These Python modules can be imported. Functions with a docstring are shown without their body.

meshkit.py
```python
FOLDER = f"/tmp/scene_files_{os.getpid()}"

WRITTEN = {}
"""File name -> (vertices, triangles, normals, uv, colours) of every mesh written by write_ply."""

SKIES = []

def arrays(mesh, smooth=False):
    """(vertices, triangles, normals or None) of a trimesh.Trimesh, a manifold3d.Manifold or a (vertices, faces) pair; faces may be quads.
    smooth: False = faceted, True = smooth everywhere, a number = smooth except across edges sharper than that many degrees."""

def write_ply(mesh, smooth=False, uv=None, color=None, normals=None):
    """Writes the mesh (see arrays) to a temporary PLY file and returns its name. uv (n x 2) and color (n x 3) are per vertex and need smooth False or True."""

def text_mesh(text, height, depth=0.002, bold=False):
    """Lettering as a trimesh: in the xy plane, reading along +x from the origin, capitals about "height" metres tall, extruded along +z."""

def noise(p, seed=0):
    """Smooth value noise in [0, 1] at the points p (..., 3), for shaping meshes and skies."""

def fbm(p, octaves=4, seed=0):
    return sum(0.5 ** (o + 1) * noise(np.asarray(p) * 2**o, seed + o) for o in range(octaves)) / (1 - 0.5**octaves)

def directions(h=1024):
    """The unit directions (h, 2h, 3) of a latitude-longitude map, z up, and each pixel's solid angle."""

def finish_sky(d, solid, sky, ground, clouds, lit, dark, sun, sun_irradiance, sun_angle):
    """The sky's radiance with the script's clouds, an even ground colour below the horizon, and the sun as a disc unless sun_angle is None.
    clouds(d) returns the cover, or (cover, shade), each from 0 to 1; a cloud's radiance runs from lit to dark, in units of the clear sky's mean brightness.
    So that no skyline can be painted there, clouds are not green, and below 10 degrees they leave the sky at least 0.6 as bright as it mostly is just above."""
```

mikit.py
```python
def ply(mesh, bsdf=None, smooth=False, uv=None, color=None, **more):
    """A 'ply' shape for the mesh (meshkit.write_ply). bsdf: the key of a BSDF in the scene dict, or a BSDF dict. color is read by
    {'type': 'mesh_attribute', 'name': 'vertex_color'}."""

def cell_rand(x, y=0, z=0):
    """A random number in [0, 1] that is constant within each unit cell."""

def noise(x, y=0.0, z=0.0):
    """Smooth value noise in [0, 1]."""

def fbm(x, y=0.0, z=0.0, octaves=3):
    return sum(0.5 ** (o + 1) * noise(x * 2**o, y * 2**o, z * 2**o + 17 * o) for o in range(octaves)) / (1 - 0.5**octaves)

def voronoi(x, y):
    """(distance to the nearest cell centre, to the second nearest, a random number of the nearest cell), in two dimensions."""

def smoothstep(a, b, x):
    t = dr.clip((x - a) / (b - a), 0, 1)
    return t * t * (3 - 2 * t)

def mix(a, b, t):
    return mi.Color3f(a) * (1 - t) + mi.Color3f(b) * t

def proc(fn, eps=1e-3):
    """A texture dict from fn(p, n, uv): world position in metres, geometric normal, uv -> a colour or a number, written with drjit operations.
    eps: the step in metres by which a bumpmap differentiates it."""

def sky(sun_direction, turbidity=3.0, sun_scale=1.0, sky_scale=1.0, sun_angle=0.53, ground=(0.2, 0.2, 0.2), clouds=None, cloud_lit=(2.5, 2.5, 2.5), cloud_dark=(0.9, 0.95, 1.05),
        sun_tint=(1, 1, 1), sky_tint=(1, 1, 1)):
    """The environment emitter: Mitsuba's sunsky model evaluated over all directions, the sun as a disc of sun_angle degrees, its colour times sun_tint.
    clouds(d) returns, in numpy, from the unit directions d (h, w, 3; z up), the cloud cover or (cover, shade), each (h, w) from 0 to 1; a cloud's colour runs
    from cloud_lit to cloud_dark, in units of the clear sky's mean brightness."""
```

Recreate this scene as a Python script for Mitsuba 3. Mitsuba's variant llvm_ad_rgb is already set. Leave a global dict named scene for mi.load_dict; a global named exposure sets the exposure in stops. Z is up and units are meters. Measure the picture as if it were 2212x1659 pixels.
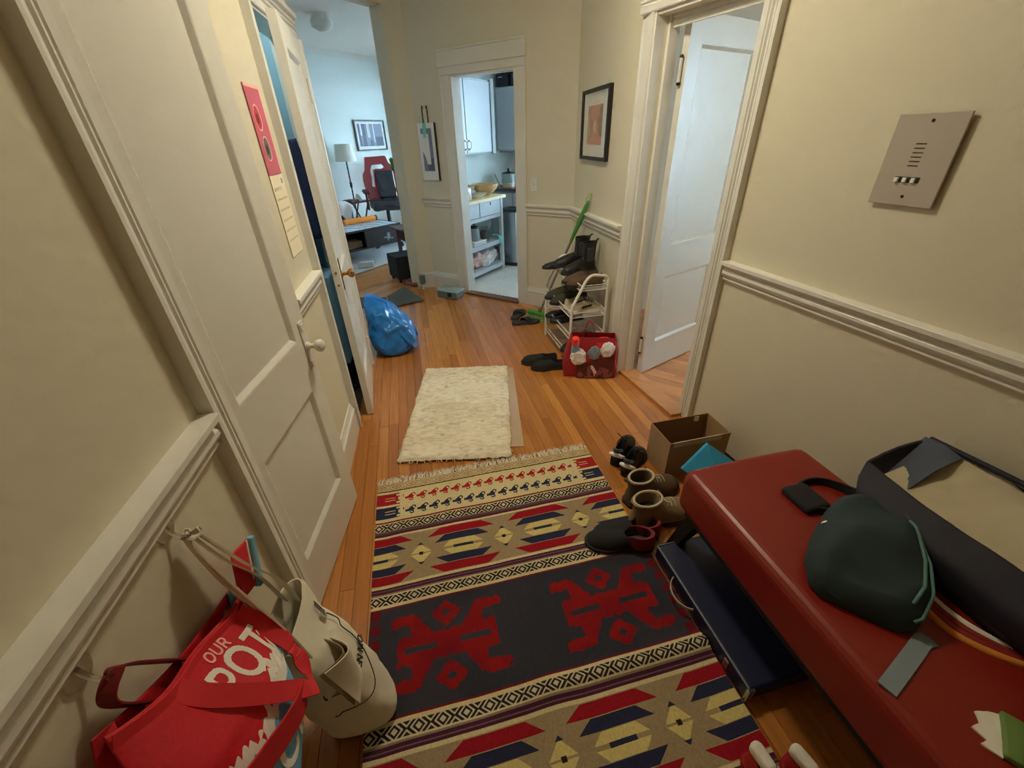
import math, random
import numpy as np, trimesh, mitsuba as mi, drjit as dr, mikit
import manifold3d as m3
from shapely.geometry import Polygon, box as sbox, LineString
from shapely import affinity
from meshkit import text_mesh, noise as vnoise, fbm as vfbm

T = mi.ScalarTransform4f
scene, labels = {}, {}
exposure = 1.2

# ---------------------------------------------------------------- camera
CAM_H = 1.5
_p, _r, _h = 0.5379, 0.0345, 0.2169            # pitch down, roll, heading to the right of the hall axis
def _cam_axes():
    cp, sp, c, s = math.cos(_p), math.sin(_p), math.cos(_r), math.sin(_r)
    f, r, d = np.array([0, cp, -sp]), np.array([1., 0, 0]), np.array([0, -sp, -cp])
    M = np.array([c*r + s*d, -s*r + c*d, f])
    ca, sa = math.cos(_h), math.sin(_h)
    return M @ np.array([[ca, -sa, 0], [sa, ca, 0], [0, 0, 1]])
_M = _cam_axes()
scene['camera'] = {'type': 'perspective', 'fov': 2*math.degrees(math.atan(1106/894.3)), 'fov_axis': 'x', 'near_clip': 0.02, 'far_clip': 200.0,
                   'to_world': T().look_at(origin=[0, 0, CAM_H], target=(np.array([0, 0, CAM_H]) + _M[2]).tolist(), up=(-_M[1]).tolist())}
# ---------------------------------------------------------------- daylight (overcast sky through the windows)
SKY_LIT = (76., 110., 138.)
scene['sky'] = mikit.sky([0.3, 0.4, 0.86], turbidity=4.0, sun_scale=0.0, ground=(0.25, 0.25, 0.25), clouds=lambda d: np.ones(d.shape[:2]), cloud_lit=SKY_LIT)
LAMP = (47.0, 41.8, 31.0)                       # hall ceiling lamp radiance, warm white
LAMP_AT = (0.38, 1.92, 2.6)

# ---------------------------------------------------------------- materials
def lin(r, g, b):
    return [((v/255+0.055)/1.055)**2.4 if v > 10 else v/255/12.92 for v in (r, g, b)]
def mat(name, rgb, rough=0.6, metallic=0.0, spec=0.5, **kw):
    col = {'type': 'rgb', 'value': lin(*rgb)} if not isinstance(rgb, dict) else rgb
    b = {'type': 'principled', 'base_color': col, 'roughness': rough, 'metallic': metallic, **kw}
    if not metallic: b['specular'] = spec
    scene['m_'+name] = {'type': 'twosided', 'bsdf': b}
    return 'm_'+name
def bumped(name, rgb, fn, scale, rough=0.6, eps=1e-3, **kw):
    col = {'type': 'rgb', 'value': lin(*rgb)} if not isinstance(rgb, dict) else rgb
    scene['m_'+name] = {'type': 'twosided', 'bsdf': {'type': 'bumpmap', 'arbitrary': mikit.proc(fn, eps), 'scale': scale,
                        'bsdf': {'type': 'principled', 'base_color': col, 'roughness': rough, 'specular': 0.4, **kw}}}
    return 'm_'+name
N, FB, MIX, SS = mikit.noise, mikit.fbm, mikit.mix, mikit.smoothstep
def c3(*rgb): return mi.Color3f(*lin(*rgb))

def wood_fn(ax, ay, tones):
    (d0, d1, d2) = tones
    def fn(p, n, uv):
        a, b = p.x*ax[0]+p.y*ax[1], p.x*ay[0]+p.y*ay[1]
        r = uv.x
        k = dr.select(r < 0.45, MIX(c3(*d0), c3(*d1), r/0.45), MIX(c3(*d1), c3(*d2), (r-0.45)/0.55))
        g = FB(a*110+r*57, b*5+r*31, 0.3, 3)
        g2 = N(a*420+r*11, b*14, 0.7)
        k = k*(0.78+0.42*g)*(0.93+0.12*g2)
        return k*(0.86+0.28*N(a*3.1, b*1.7, 4.0))
    return fn
def wood(name, ax, ay, tones, rough=0.26):
    scene['m_'+name] = {'type': 'twosided', 'bsdf': {'type': 'principled', 'base_color': mikit.proc(wood_fn(ax, ay, tones)), 'roughness': rough, 'specular': 0.45}}
    return 'm_'+name
KA = 0.7893
KN, KT = np.array([math.cos(KA), math.sin(KA), 0]), np.array([math.sin(KA), -math.cos(KA), 0])
def K(d, t, z=0.0):                             # frame of the diagonal walls: depth behind the kitchen wall, along it, height
    p = KN*(3.5976+d)+KT*t
    return np.array([p[0], p[1], z])
wood('wood_hall', (1, 0), (0, 1), ((142, 84, 40), (166, 104, 48), (192, 130, 66)))
wood('wood_living', (KT[0], KT[1]), (KN[0], KN[1]), ((140, 86, 45), (168, 110, 58), (192, 136, 78)))
wood('wood_bed', (0.75, 0.66), (0.66, -0.75), ((150, 96, 54), (176, 118, 68), (200, 142, 88)))
wood('wood_dark', (0.7, -0.7), (0.7, 0.7), ((84, 50, 28), (98, 60, 34), (112, 70, 42)), 0.4)
PEEL = lambda p, n, uv: FB(p.x*46, p.y*46, p.z*46, 2)
bumped('wall', (203, 196, 174), PEEL, 0.0016, 0.55)
bumped('trim', (212, 211, 203), lambda p, n, uv: N(p.x*30, p.y*30, p.z*8), 0.0012, 0.32)
bumped('door', (210, 209, 200), lambda p, n, uv: FB(p.x*24, p.y*24, p.z*7, 2), 0.0016, 0.34)
mat('ceiling', (216, 214, 206), 0.8)
mat('wall_living', (214, 224, 222), 0.7)
mat('wall_kitchen', (226, 228, 226), 0.5)
mat('wall_bed', (222, 222, 214), 0.7)
mat('closet', (122, 158, 172), 0.7)
mat('subfloor', (58, 34, 20), 0.8)
def vinyl(p, n, uv):
    a, b = p.x*KN[0]+p.y*KN[1], p.x*KT[0]+p.y*KT[1]
    s = N(p.x*260, p.y*260, 0)*0.5+N(p.x*120, p.y*120, 3)*0.5
    return MIX(c3(214, 218, 216), c3(240, 242, 240), SS(0.3, 0.7, s))*(0.94+0.1*N(p.x*5, p.y*5, 1))
scene['m_vinyl'] = {'type': 'twosided', 'bsdf': {'type': 'principled', 'base_color': mikit.proc(vinyl), 'roughness': 0.4, 'specular': 0.4}}
for nm, rgb, ro in [('black', (20, 20, 21), .5), ('blackmatte', (24, 24, 25), .85), ('rubber', (30, 30, 31), .7), ('darkgrey', (52, 53, 54), .8), ('grey', (110, 110, 108), .7),
                    ('white', (226, 225, 220), .5), ('whitegloss', (228, 228, 224), .25), ('cream', (214, 205, 184), .7), ('beige', (182, 170, 142), .85),
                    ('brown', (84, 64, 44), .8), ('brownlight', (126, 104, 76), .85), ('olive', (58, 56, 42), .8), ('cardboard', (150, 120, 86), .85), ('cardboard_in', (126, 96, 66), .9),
                    ('redfab', (176, 26, 34), .75), ('redfab2', (196, 36, 44), .75), ('bluefab', (112, 168, 196), .75), ('whitefab', (224, 218, 206), .8), ('darkred', (112, 18, 24), .7),
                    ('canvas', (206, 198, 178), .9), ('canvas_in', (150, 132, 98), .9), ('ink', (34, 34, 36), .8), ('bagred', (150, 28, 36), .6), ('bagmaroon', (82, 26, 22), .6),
                    ('orange', (236, 140, 46), .7), ('teal', (30, 46, 48), .8), ('tealpipe', (74, 112, 104), .7), ('purple', (17, 14, 32), .7), ('purple2', (84, 24, 92), .7),
                    ('navy', (14, 19, 50), .45), ('slate', (118, 130, 138), .6), ('green', (70, 132, 56), .5), ('greenlight', (150, 190, 120), .5), ('packgreen', (96, 122, 60), .6),
                    ('cyan', (52, 152, 196), .5), ('coat', (40, 46, 74), .9), ('coat2', (72, 78, 92), .9), ('lightblue', (158, 196, 212), .6), ('pink', (188, 92, 108), .7), ('pinklight', (240, 168, 160), .7),
                    ('paper', (226, 216, 190), .8), ('whitepaper', (226, 230, 234), .7), ('picred', (176, 78, 48), .6), ('picred2', (140, 66, 46), .6), ('picpink', (196, 138, 132), .6),
                    ('picgrey', (112, 120, 138), .6), ('picdark', (72, 80, 96), .6), ('bowlwood', (196, 164, 118), .5), ('tabletop', (222, 204, 164), .5), ('cabinet', (182, 190, 198), .4),
                    ('counter', (52, 34, 30), .3), ('stone', (122, 142, 140), .3), ('stonebase', (196, 180, 160), .3), ('aqua', (120, 196, 190), .6), ('plasticwhite', (226, 226, 230), .35),
                    ('plasticpink', (224, 190, 190), .4), ('chairred', (150, 54, 58), .35), ('chairblack', (40, 40, 46), .3), ('plantgreen', (84, 120, 56), .5), ('potbrown', (96, 60, 44), .5),
                    ('rugliving', (196, 202, 206), .95), ('tabledark', (30, 30, 32), .35), ('map', (206, 222, 236), .4), ('book', (120, 100, 72), .8), ('throw', (224, 220, 222), .9),
                    ('mahog', (70, 36, 32), .4), ('shade', (226, 228, 220), .8), ('matgrey', (78, 82, 80), .95), ('greengrey', (92, 104, 98), .5), ('boxgrey', (138, 160, 156), .3), ('pad', (176, 152, 128), .9),
                    ('brass', (150, 100, 48), .3), ('redshoe', (150, 20, 24), .7), ('strapbrown', (120, 44, 40), .6), ('bottleblue', (116, 158, 198), .3), ('bottlered', (222, 60, 48), .35), ('stitch', (150, 146, 130), .8),
                    ('plate', (168, 158, 146), .42), ('slot', (60, 48, 36), .7), ('sneakerbeige', (178, 168, 146), .8), ('lace', (16, 16, 17), .8), ('fruitgrey', (104, 98, 96), .7), ('fruitred', (176, 58, 62), .7),
                    ('eyecore', (112, 32, 36), .7), ('mottle', (122, 62, 56), .6), ('stripe', (196, 120, 48), .7), ('liningred', (130, 30, 24), .7)]:
    mat(nm, rgb, ro)
mat('steel', (176, 182, 186), .3, 1.0)
mat('darksteel', (46, 48, 52), .35, 0.8)
mat('chrome', (210, 210, 206), .15, 1.0)
mat('wirewhite', (224, 222, 214), .35)
mat('leather', (122, 28, 18), .32, spec=.35, clearcoat=0.3, clearcoat_gloss=0.75)
mat('blueplastic', (26, 112, 190), .28, spec=.6)
mat('brassmetal', (170, 116, 62), .28, 0.9)
scene['m_glass'] = {'type': 'thindielectric', 'int_ior': 1.5}
scene['m_clear'] = {'type': 'dielectric', 'int_ior': 1.45}
scene['m_leaf'] = {'type': 'principledthin', 'base_color': {'type': 'rgb', 'value': lin(96, 140, 66)}, 'roughness': 0.4, 'diff_trans': 0.6}

# ---------------------------------------------------------------- naming
_used = set(scene)
def uniq(name):
    k, i = name, 0
    while k in _used:
        i += 1; k = f'{name}_{i:03d}'
    _used.add(k); return k
def tag(key, label=None, cat=None, group=None, kind=None):
    d = labels.setdefault(key, {})
    for a, b in (('label', label), ('category', cat), ('group', group), ('kind', kind)):
        if b: d[a] = b
POSE = [np.eye(4)]
def pose(loc=(0, 0, 0), rz=0, rx=0, ry=0, s=1.0):
    M = np.eye(4)
    R = trimesh.transformations.euler_matrix(rx, ry, rz, 'sxyz')[:3, :3]
    M[:3, :3] = R*s; M[:3, 3] = loc
    POSE[0] = M
def frame(o, x, y, z):
    M = np.eye(4); M[:3, 0], M[:3, 1], M[:3, 2], M[:3, 3] = x, y, z, o
    POSE[0] = M
def unpose(): POSE[0] = np.eye(4)
def put(key, mesh, m, smooth=30, **kw):
    mesh = tm(mesh); mesh = mesh.copy(); mesh.apply_transform(POSE[0])
    scene[key] = mikit.ply(mesh, 'm_'+m, smooth=smooth, **kw)
    return key
def thing(name, label, cat, group=None):
    k = uniq(name); tag(k, label, cat, group); return k
def part(parent, name, mesh, m, label=None, smooth=30, kind=None, **kw):
    k = uniq(parent+'__'+name); put(k, mesh, m, smooth, **kw)
    if label or kind: tag(k, label, kind=kind)
    return k
def single(name, mesh, m, label, cat, group=None, smooth=30, **kw):
    k = uniq(name); put(k, mesh, m, smooth, **kw); tag(k, label, cat, group); return k
def struct(name, mesh, m, label=None, smooth=30, **kw):
    k = uniq(name); put(k, mesh, m, smooth, **kw); tag(k, label, kind='structure'); return k

# ---------------------------------------------------------------- mesh tools
def tm(m):
    if isinstance(m, trimesh.Trimesh): return m
    if hasattr(m, 'to_mesh'):
        q = m.to_mesh(); return trimesh.Trimesh(q.vert_properties[:, :3], q.tri_verts, process=False)
    if isinstance(m, (list, tuple)) and len(m) and not isinstance(m[0], np.ndarray): return trimesh.util.concatenate([tm(x) for x in m])
    return trimesh.Trimesh(m[0], m[1], process=False)
def man(m):
    m = tm(m); m = m.copy(); m.merge_vertices()
    return m3.Manifold(m3.Mesh(np.asarray(m.vertices, np.float32), np.asarray(m.faces, np.uint32)))
def cat(*ms): return trimesh.util.concatenate([tm(m) for m in ms])
def mv(m, loc=(0, 0, 0), rz=0, rx=0, ry=0, s=(1, 1, 1)):
    m = tm(m).copy(); m.vertices = m.vertices*np.array(s)
    M = trimesh.transformations.euler_matrix(rx, ry, rz, 'sxyz'); M[:3, 3] = loc
    m.apply_transform(M); return m
def hull(pts): return trimesh.convex.convex_hull(np.asarray(pts, float))
def box(x0, x1, y0, y1, z0, z1, bev=0.0):
    if bev <= 0:
        return trimesh.creation.box(bounds=[[x0, y0, z0], [x1, y1, z1]])
    P = []
    for x, sx in ((x0, 1), (x1, -1)):
        for y, sy in ((y0, 1), (y1, -1)):
            for z, sz in ((z0, 1), (z1, -1)):
                P += [(x, y+sy*bev, z+sz*bev), (x+sx*bev, y, z+sz*bev), (x+sx*bev, y+sy*bev, z)]
    return hull(P)
def rbox(x0, x1, y0, y1, z0, z1, r, seg=12):
    s = m3.Manifold.sphere(r, seg)
    return m3.Manifold.batch_hull([s.translate((x, y, z)) for x in (x0+r, x1-r) for y in (y0+r, y1-r) for z in (z0+r, z1-r)])
def cyl(r, z0, z1, n=24, r2=None):
    return lathe([(0, z0), (r, z0), (r if r2 is None else r2, z1), (0, z1)], n)
def lathe(prof, n=32):
    prof = np.array(prof, float); m = len(prof); a = np.arange(n)*2*np.pi/n
    V = np.stack([prof[:, 0][:, None]*np.cos(a), prof[:, 0][:, None]*np.sin(a), np.repeat(prof[:, 1][:, None], n, 1)], -1).reshape(-1, 3)
    F = []
    for i in range(m-1):
        for j in range(n):
            q = (i*n+j, i*n+(j+1) % n, (i+1)*n+(j+1) % n, (i+1)*n+j)
            F += [(q[0], q[1], q[2]), (q[0], q[2], q[3])]
    t = trimesh.Trimesh(V, F, process=False); t.merge_vertices(); t.update_faces(t.nondegenerate_faces()); t.remove_unreferenced_vertices()
    return t
def loft(rings, c0=True, c1=True, closed=True):
    R = np.array(rings, float); m, n = R.shape[:2]; V = R.reshape(-1, 3); F = []
    for i in range(m-1):
        for j in range(n if closed else n-1):
            q = (i*n+j, i*n+(j+1) % n, (i+1)*n+(j+1) % n, (i+1)*n+j)
            F += [(q[0], q[1], q[2]), (q[0], q[2], q[3])]
    V = list(V)
    if c0:
        V.append(R[0].mean(0)); k = len(V)-1; F += [(k, (j+1) % n, j) for j in range(n)]
    if c1:
        V.append(R[-1].mean(0)); k = len(V)-1; o = (m-1)*n; F += [(k, o+j, o+(j+1) % n) for j in range(n)]
    return trimesh.Trimesh(np.array(V), F, process=False)
def _tan(P, closed):
    if closed: t = np.roll(P, -1, 0)-np.roll(P, 1, 0)
    else: t = np.gradient(P, axis=0)
    return t/(np.linalg.norm(t, axis=1, keepdims=True)+1e-12)
def tube(P, r, n=8, closed=False):
    P = np.array(P, float); t = _tan(P, closed); r = np.broadcast_to(r, (len(P),))
    a = np.cross(t[0], [0, 0, 1] if abs(t[0][2]) < .9 else [1, 0, 0]); a /= np.linalg.norm(a); rings = []
    ang = np.arange(n)*2*np.pi/n
    for i in range(len(P)):
        a = a-t[i]*(a@t[i]); a /= np.linalg.norm(a); b = np.cross(t[i], a)
        rings.append(P[i]+r[i]*(np.cos(ang)[:, None]*a+np.sin(ang)[:, None]*b))
    if closed: return loft(rings+[rings[0]], False, False)
    return loft(rings)
def strap(P, side, w, th):
    P = np.array(P, float); t = _tan(P, False); side = np.broadcast_to(np.array(side, float), P.shape)
    rings = []
    for p, d, s in zip(P, t, side):
        s = s-d*(s@d); s = s/np.linalg.norm(s); b = np.cross(d, s)
        rings.append([p-s*w/2-b*th/2, p+s*w/2-b*th/2, p+s*w/2+b*th/2, p-s*w/2+b*th/2])
    return loft(rings)
def bez(*P, n=12):
    P = [np.array(p, float) for p in P]; out = []
    for t in np.linspace(0, 1, n):
        Q = P
        while len(Q) > 1: Q = [a*(1-t)+b*t for a, b in zip(Q, Q[1:])]
        out.append(Q[0])
    return np.array(out)
def spline(P, n=8, closed=False):
    P = np.array(P, float); out = []; m = len(P)
    for i in range(m if closed else m-1):
        p0, p1, p2, p3 = (P[(i-1) % m] if closed or i else P[0]), P[i], P[(i+1) % m], (P[(i+2) % m] if closed or i+2 < m else P[-1])
        for t in np.arange(n)/n:
            out.append(.5*(2*p1+(p2-p0)*t+(2*p0-5*p1+4*p2-p3)*t*t+(3*p1-p0-3*p2+p3)*t**3))
    if not closed: out.append(P[-1])
    return np.array(out)
def extr(poly, h, z0=0.0):
    g = poly if hasattr(poly, 'geom_type') else Polygon(poly)
    gs = [q for q in getattr(g, 'geoms', [g]) if q.area > 1e-9]
    m = trimesh.util.concatenate([trimesh.creation.extrude_polygon(q, h, engine='earcut') for q in gs])
    m.apply_translation([0, 0, z0]); return m
def sheet(P, th):
    P = np.array(P, float); a, b = P.shape[:2]
    n = np.cross(np.gradient(P, axis=0), np.gradient(P, axis=1)); n /= np.linalg.norm(n, axis=2, keepdims=True)+1e-12
    A, B = P+n*th/2, P-n*th/2; V = np.vstack([A.reshape(-1, 3), B.reshape(-1, 3)]); o = a*b; F = []
    for i in range(a-1):
        for j in range(b-1):
            q = (i*b+j, (i+1)*b+j, (i+1)*b+j+1, i*b+j+1)
            F += [(q[0], q[1], q[2]), (q[0], q[2], q[3]), (o+q[2], o+q[1], o+q[0]), (o+q[3], o+q[2], o+q[0])]
    E = [i*b for i in range(a)]+[(a-1)*b+j for j in range(1, b)]+[i*b+b-1 for i in range(a-2, -1, -1)]+[j for j in range(b-2, 0, -1)]
    for k in range(len(E)):
        u, v = E[k], E[(k+1) % len(E)]; F += [(v, u, o+u), (v, o+u, o+v)]
    return trimesh.Trimesh(V, F, process=False)
def mould(A, B, prof, out, up):
    A, B, out, up = (np.array(v, float) for v in (A, B, out, up)); L = np.linalg.norm(B-A); w = (B-A)/L
    m = extr(Polygon(prof), L); M = np.eye(4); M[:3, 0], M[:3, 1], M[:3, 2], M[:3, 3] = out, up, w, A
    m.apply_transform(M)
    return m
def wobble(m, amp, freq, seed=0, dirs=(1, 1, 1)):
    m = tm(m).copy(); v = m.vertices
    d = np.stack([vfbm(v*freq+i*7.3, 3, seed+i*5) for i in range(3)], -1)-.5
    m.vertices = v+d*2*amp*np.array(dirs); return m
def text_at(text, h, depth=0.001, bold=False):
    m = text_mesh(text, h, depth, bold); return m
def drape(m2, S, res=None):
    """Lettering laid on a surface: S(u, v, h) -> point; m2 lies in xy, h is its z."""
    m = tm(m2).copy()
    if res: m = m.subdivide_to_size(res)
    m.vertices = np.array([S(*v) for v in m.vertices]); return m
# ================================================================= structure
H, HL = 2.6, 2.68
A_l = lambda y: -.585+.04*y
def wallseg(name, A, B, th, side, holes=(), z0=0.0, z1=H, m='wall', label=None, parent=None):
    """A wall standing on A-B; side +1: thickness to the left of A->B. holes: (s0, s1, z0, z1) along A->B."""
    A, B = np.array(A[:2], float), np.array(B[:2], float); L = np.linalg.norm(B-A); d = (B-A)/L; n = np.array([-d[1], d[0]])*side
    g = sbox(0, z0, L, z1)
    for h in holes: g = g.difference(sbox(h[0], h[2], h[1], h[3]))
    mesh = extr(g, th); M = np.eye(4); M[:3, 0] = [*d, 0]; M[:3, 1] = [0, 0, 1]; M[:3, 2] = [*n, 0]; M[:3, 3] = [*A, 0]
    mesh.apply_transform(M)
    return struct(name, mesh, m, label, smooth=False)
def seg_s(A, d, P): return float((np.array(P[:2])-np.array(A[:2]))@d)

LA, LB = (A_l(-1.8), -1.8), (A_l(3.05), 3.05)
ld = np.array([.04, 1])/math.hypot(.04, 1)
ly = lambda y: (y+1.8)*math.hypot(.04, 1)
wallseg('wall_left', LA, LB, .10, 1, [(ly(1.06), ly(1.63), -1, 2.0), (ly(2.32), ly(2.97), -1, 1.985)], label='cream painted left wall of the hallway')
wallseg('wall_back', (LA[0], -1.8), (1.75, -1.8), .1, -1)
RA, RB = np.array([1.70, -1.8]), np.array([1.46, 1.83])
wallseg('wall_right', RA, RB, .12, -1, label='cream painted right wall beside the bench')
DA, DB = np.array([1.31, 2.40]), np.array([1.41, 3.67])
wallseg('wall_corner', DA, DB, .12, -1, label='cream wall behind the shoe rack')
wallseg('wall_over_door', RB, DA, .12, -1, z0=2.0)
CA, CB = np.array([1.41, 3.67]), np.array([.196, 4.905])
cd = (CB-CA)/np.linalg.norm(CB-CA)
cs = lambda P: float((np.array(P)-CA)@cd)
k0, k1 = cs((.982, 4.048)), cs((.537, 4.56))
wallseg('wall_kitchen', CA, CB, .12, -1, [(k0, k1, -1, 1.985)], label='diagonal cream wall around the kitchen doorway')
pier = [(.196, 4.905), (.03, 4.93), (-.075, 5.06), K(.1, -3.62)[:2], K(.12, -3.74)[:2], K(.12, -3.4)[:2]]
struct('wall_pier', extr(pier, H), 'wall', 'narrow cream pier between the two far rooms', smooth=False)
lj = np.array([-.885, 4.0])
wallseg('wall_over_opening', (.03, 4.93), lj, .16, -1, z0=2.53, z1=HL)
wallseg('wall_closet_end', LB, lj, .1, 1)
wallseg('wall_living_near', lj, K(-2.6, -3.44), .1, 1, z1=HL, m='wall_living')
wallseg('wall_living_left', K(-2.6, -3.44), K(-2.6, -6.29), .1, 1, z1=HL, m='wall_living')
wallseg('wall_living_far', K(-2.7, -6.29), K(3.1, -6.29), .1, 1, z1=HL, m='wall_living', label='pale blue grey living room wall')
wallseg('wall_living_right', K(3.0, -6.29), K(3.0, -3.6), .1, 1, [(.5, 2.3, .6, 2.3)], z1=HL, m='wall_living')
struct('wall_living_inner', extr([K(.1, -3.62)[:2], K(3.1, -3.62)[:2], K(3.1, -3.74)[:2], K(.12, -3.74)[:2]], HL), 'wall_living', smooth=False)
wallseg('wall_kitchen_back', K(2.3, -3.75), K(2.3, -1.6), .1, 1, [(1.05, 2.1, .35, 2.35)], m='wall_kitchen')
struct('wall_kitchen_side', extr([K(.125, -3.745)[:2], K(2.3, -3.745)[:2], K(2.3, -3.735)[:2], K(.125, -3.735)[:2]], H), 'wall_kitchen', smooth=False)
wallseg('wall_kitchen_right', K(2.4, -1.6), K(.0, -1.55), .1, 1, m='wall_kitchen')
wallseg('wall_bedroom_near', (1.6, .5), (4.2, .5), .1, -1, m='wall_bed')
wallseg('wall_bedroom_right', (4.2, .4), (4.2, 3.6), .1, -1, [(.5, 1.3, .8, 2.2)], m='wall_bed')
wallseg('wall_bedroom_far', (4.2, 3.5), (1.42, 3.5), .1, -1, m='wall_bed')
# closet and the cupboard behind the near door
struct('wall_closet', extr(Polygon([(-1.3, 2.12), (-.6, 2.12), (-.6, 2.2), (-1.22, 2.2), (-1.22, 3.1), (-.58, 3.1), (-.58, 3.16), (-1.3, 3.16)]), H), 'closet', 'light blue painted inside of the hall closet', smooth=False)
struct('wall_cupboard', extr(Polygon([(-1.2, .9), (-.66, .9), (-.66, .98), (-1.12, .98), (-1.12, 1.8), (-.63, 1.8), (-.63, 1.88), (-1.2, 1.88)]), H), 'closet', smooth=False)
_lv = Polygon([K(-2.6, -3.45)[:2], K(-.075, -3.45)[:2], K(-.06, -3.62)[:2], K(3, -3.62)[:2], K(3, -6.29)[:2], K(-2.6, -6.29)[:2]])
struct('ceiling', extr(sbox(-6, -2.2, 7, 10.9).difference(_lv), .12, H), 'ceiling', 'white hallway ceiling', smooth=False)
struct('ceiling_living', extr(_lv.buffer(.12), .08, HL), 'ceiling', 'white living room ceiling', smooth=False)
fl = struct('floor', box(-6, 7, -2.2, 10.9, -.12, -.012), 'subfloor', 'strip hardwood floor of the hallway')
# ---- hall planks, one by one
rng = random.Random(7)
hall = Polygon([(LA[0], -1.8), (1.70, -1.8), (1.44, 1.83), (1.34, 2.40), (1.41, 3.67), (.196, 4.905), (.03, 4.93), tuple(lj), LB]).buffer(0)
def planks(holder, region, o, ax, ay, m, w, lo, hi, a0, a1, b0, b1, seed, cap=300):
    r = random.Random(seed); o, ax, ay = (np.array(v[:2], float) for v in (o, ax, ay)); n = 0; rest = []
    a = a0
    while a < a1:
        b = b0-r.random()*hi
        while b < b1:
            l = r.uniform(lo, hi)
            q = Polygon([o+ax*u+ay*v for u, v in ((a+.0007, b+.0006), (a+w-.0007, b+.0006), (a+w-.0007, b+l-.0006), (a+.0007, b+l-.0006))])
            g = q.intersection(region)
            if not g.is_empty and g.area > 4e-4:
                h = r.uniform(-.0005, .0005); t = min(.999, max(0, r.gauss(.5, .17)))
                for q2 in getattr(g, 'geoms', [g]):
                    if q2.geom_type != 'Polygon' or q2.area < 3e-4: continue
                    me = extr(q2, .012+h, -.012)
                    if n < cap: part(holder, 'plank', me, m, smooth=False, uv=np.full((len(me.vertices), 2), t)); n += 1
                    else: rest.append((me, t))
            b += l
        a += w
    if rest:
        me = cat(*[q for q, _ in rest]); uv = np.concatenate([np.full((len(q.vertices), 2), t) for q, t in rest])
        part(holder, 'plank_field', me, m, smooth=False, kind='stuff', uv=uv)
planks('floor', hall, (0, 0), (1, 0), (0, 1), 'wood_hall', .0572, .5, 1.7, -.7, 1.75, -.3, 5, 11, 400)
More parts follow.
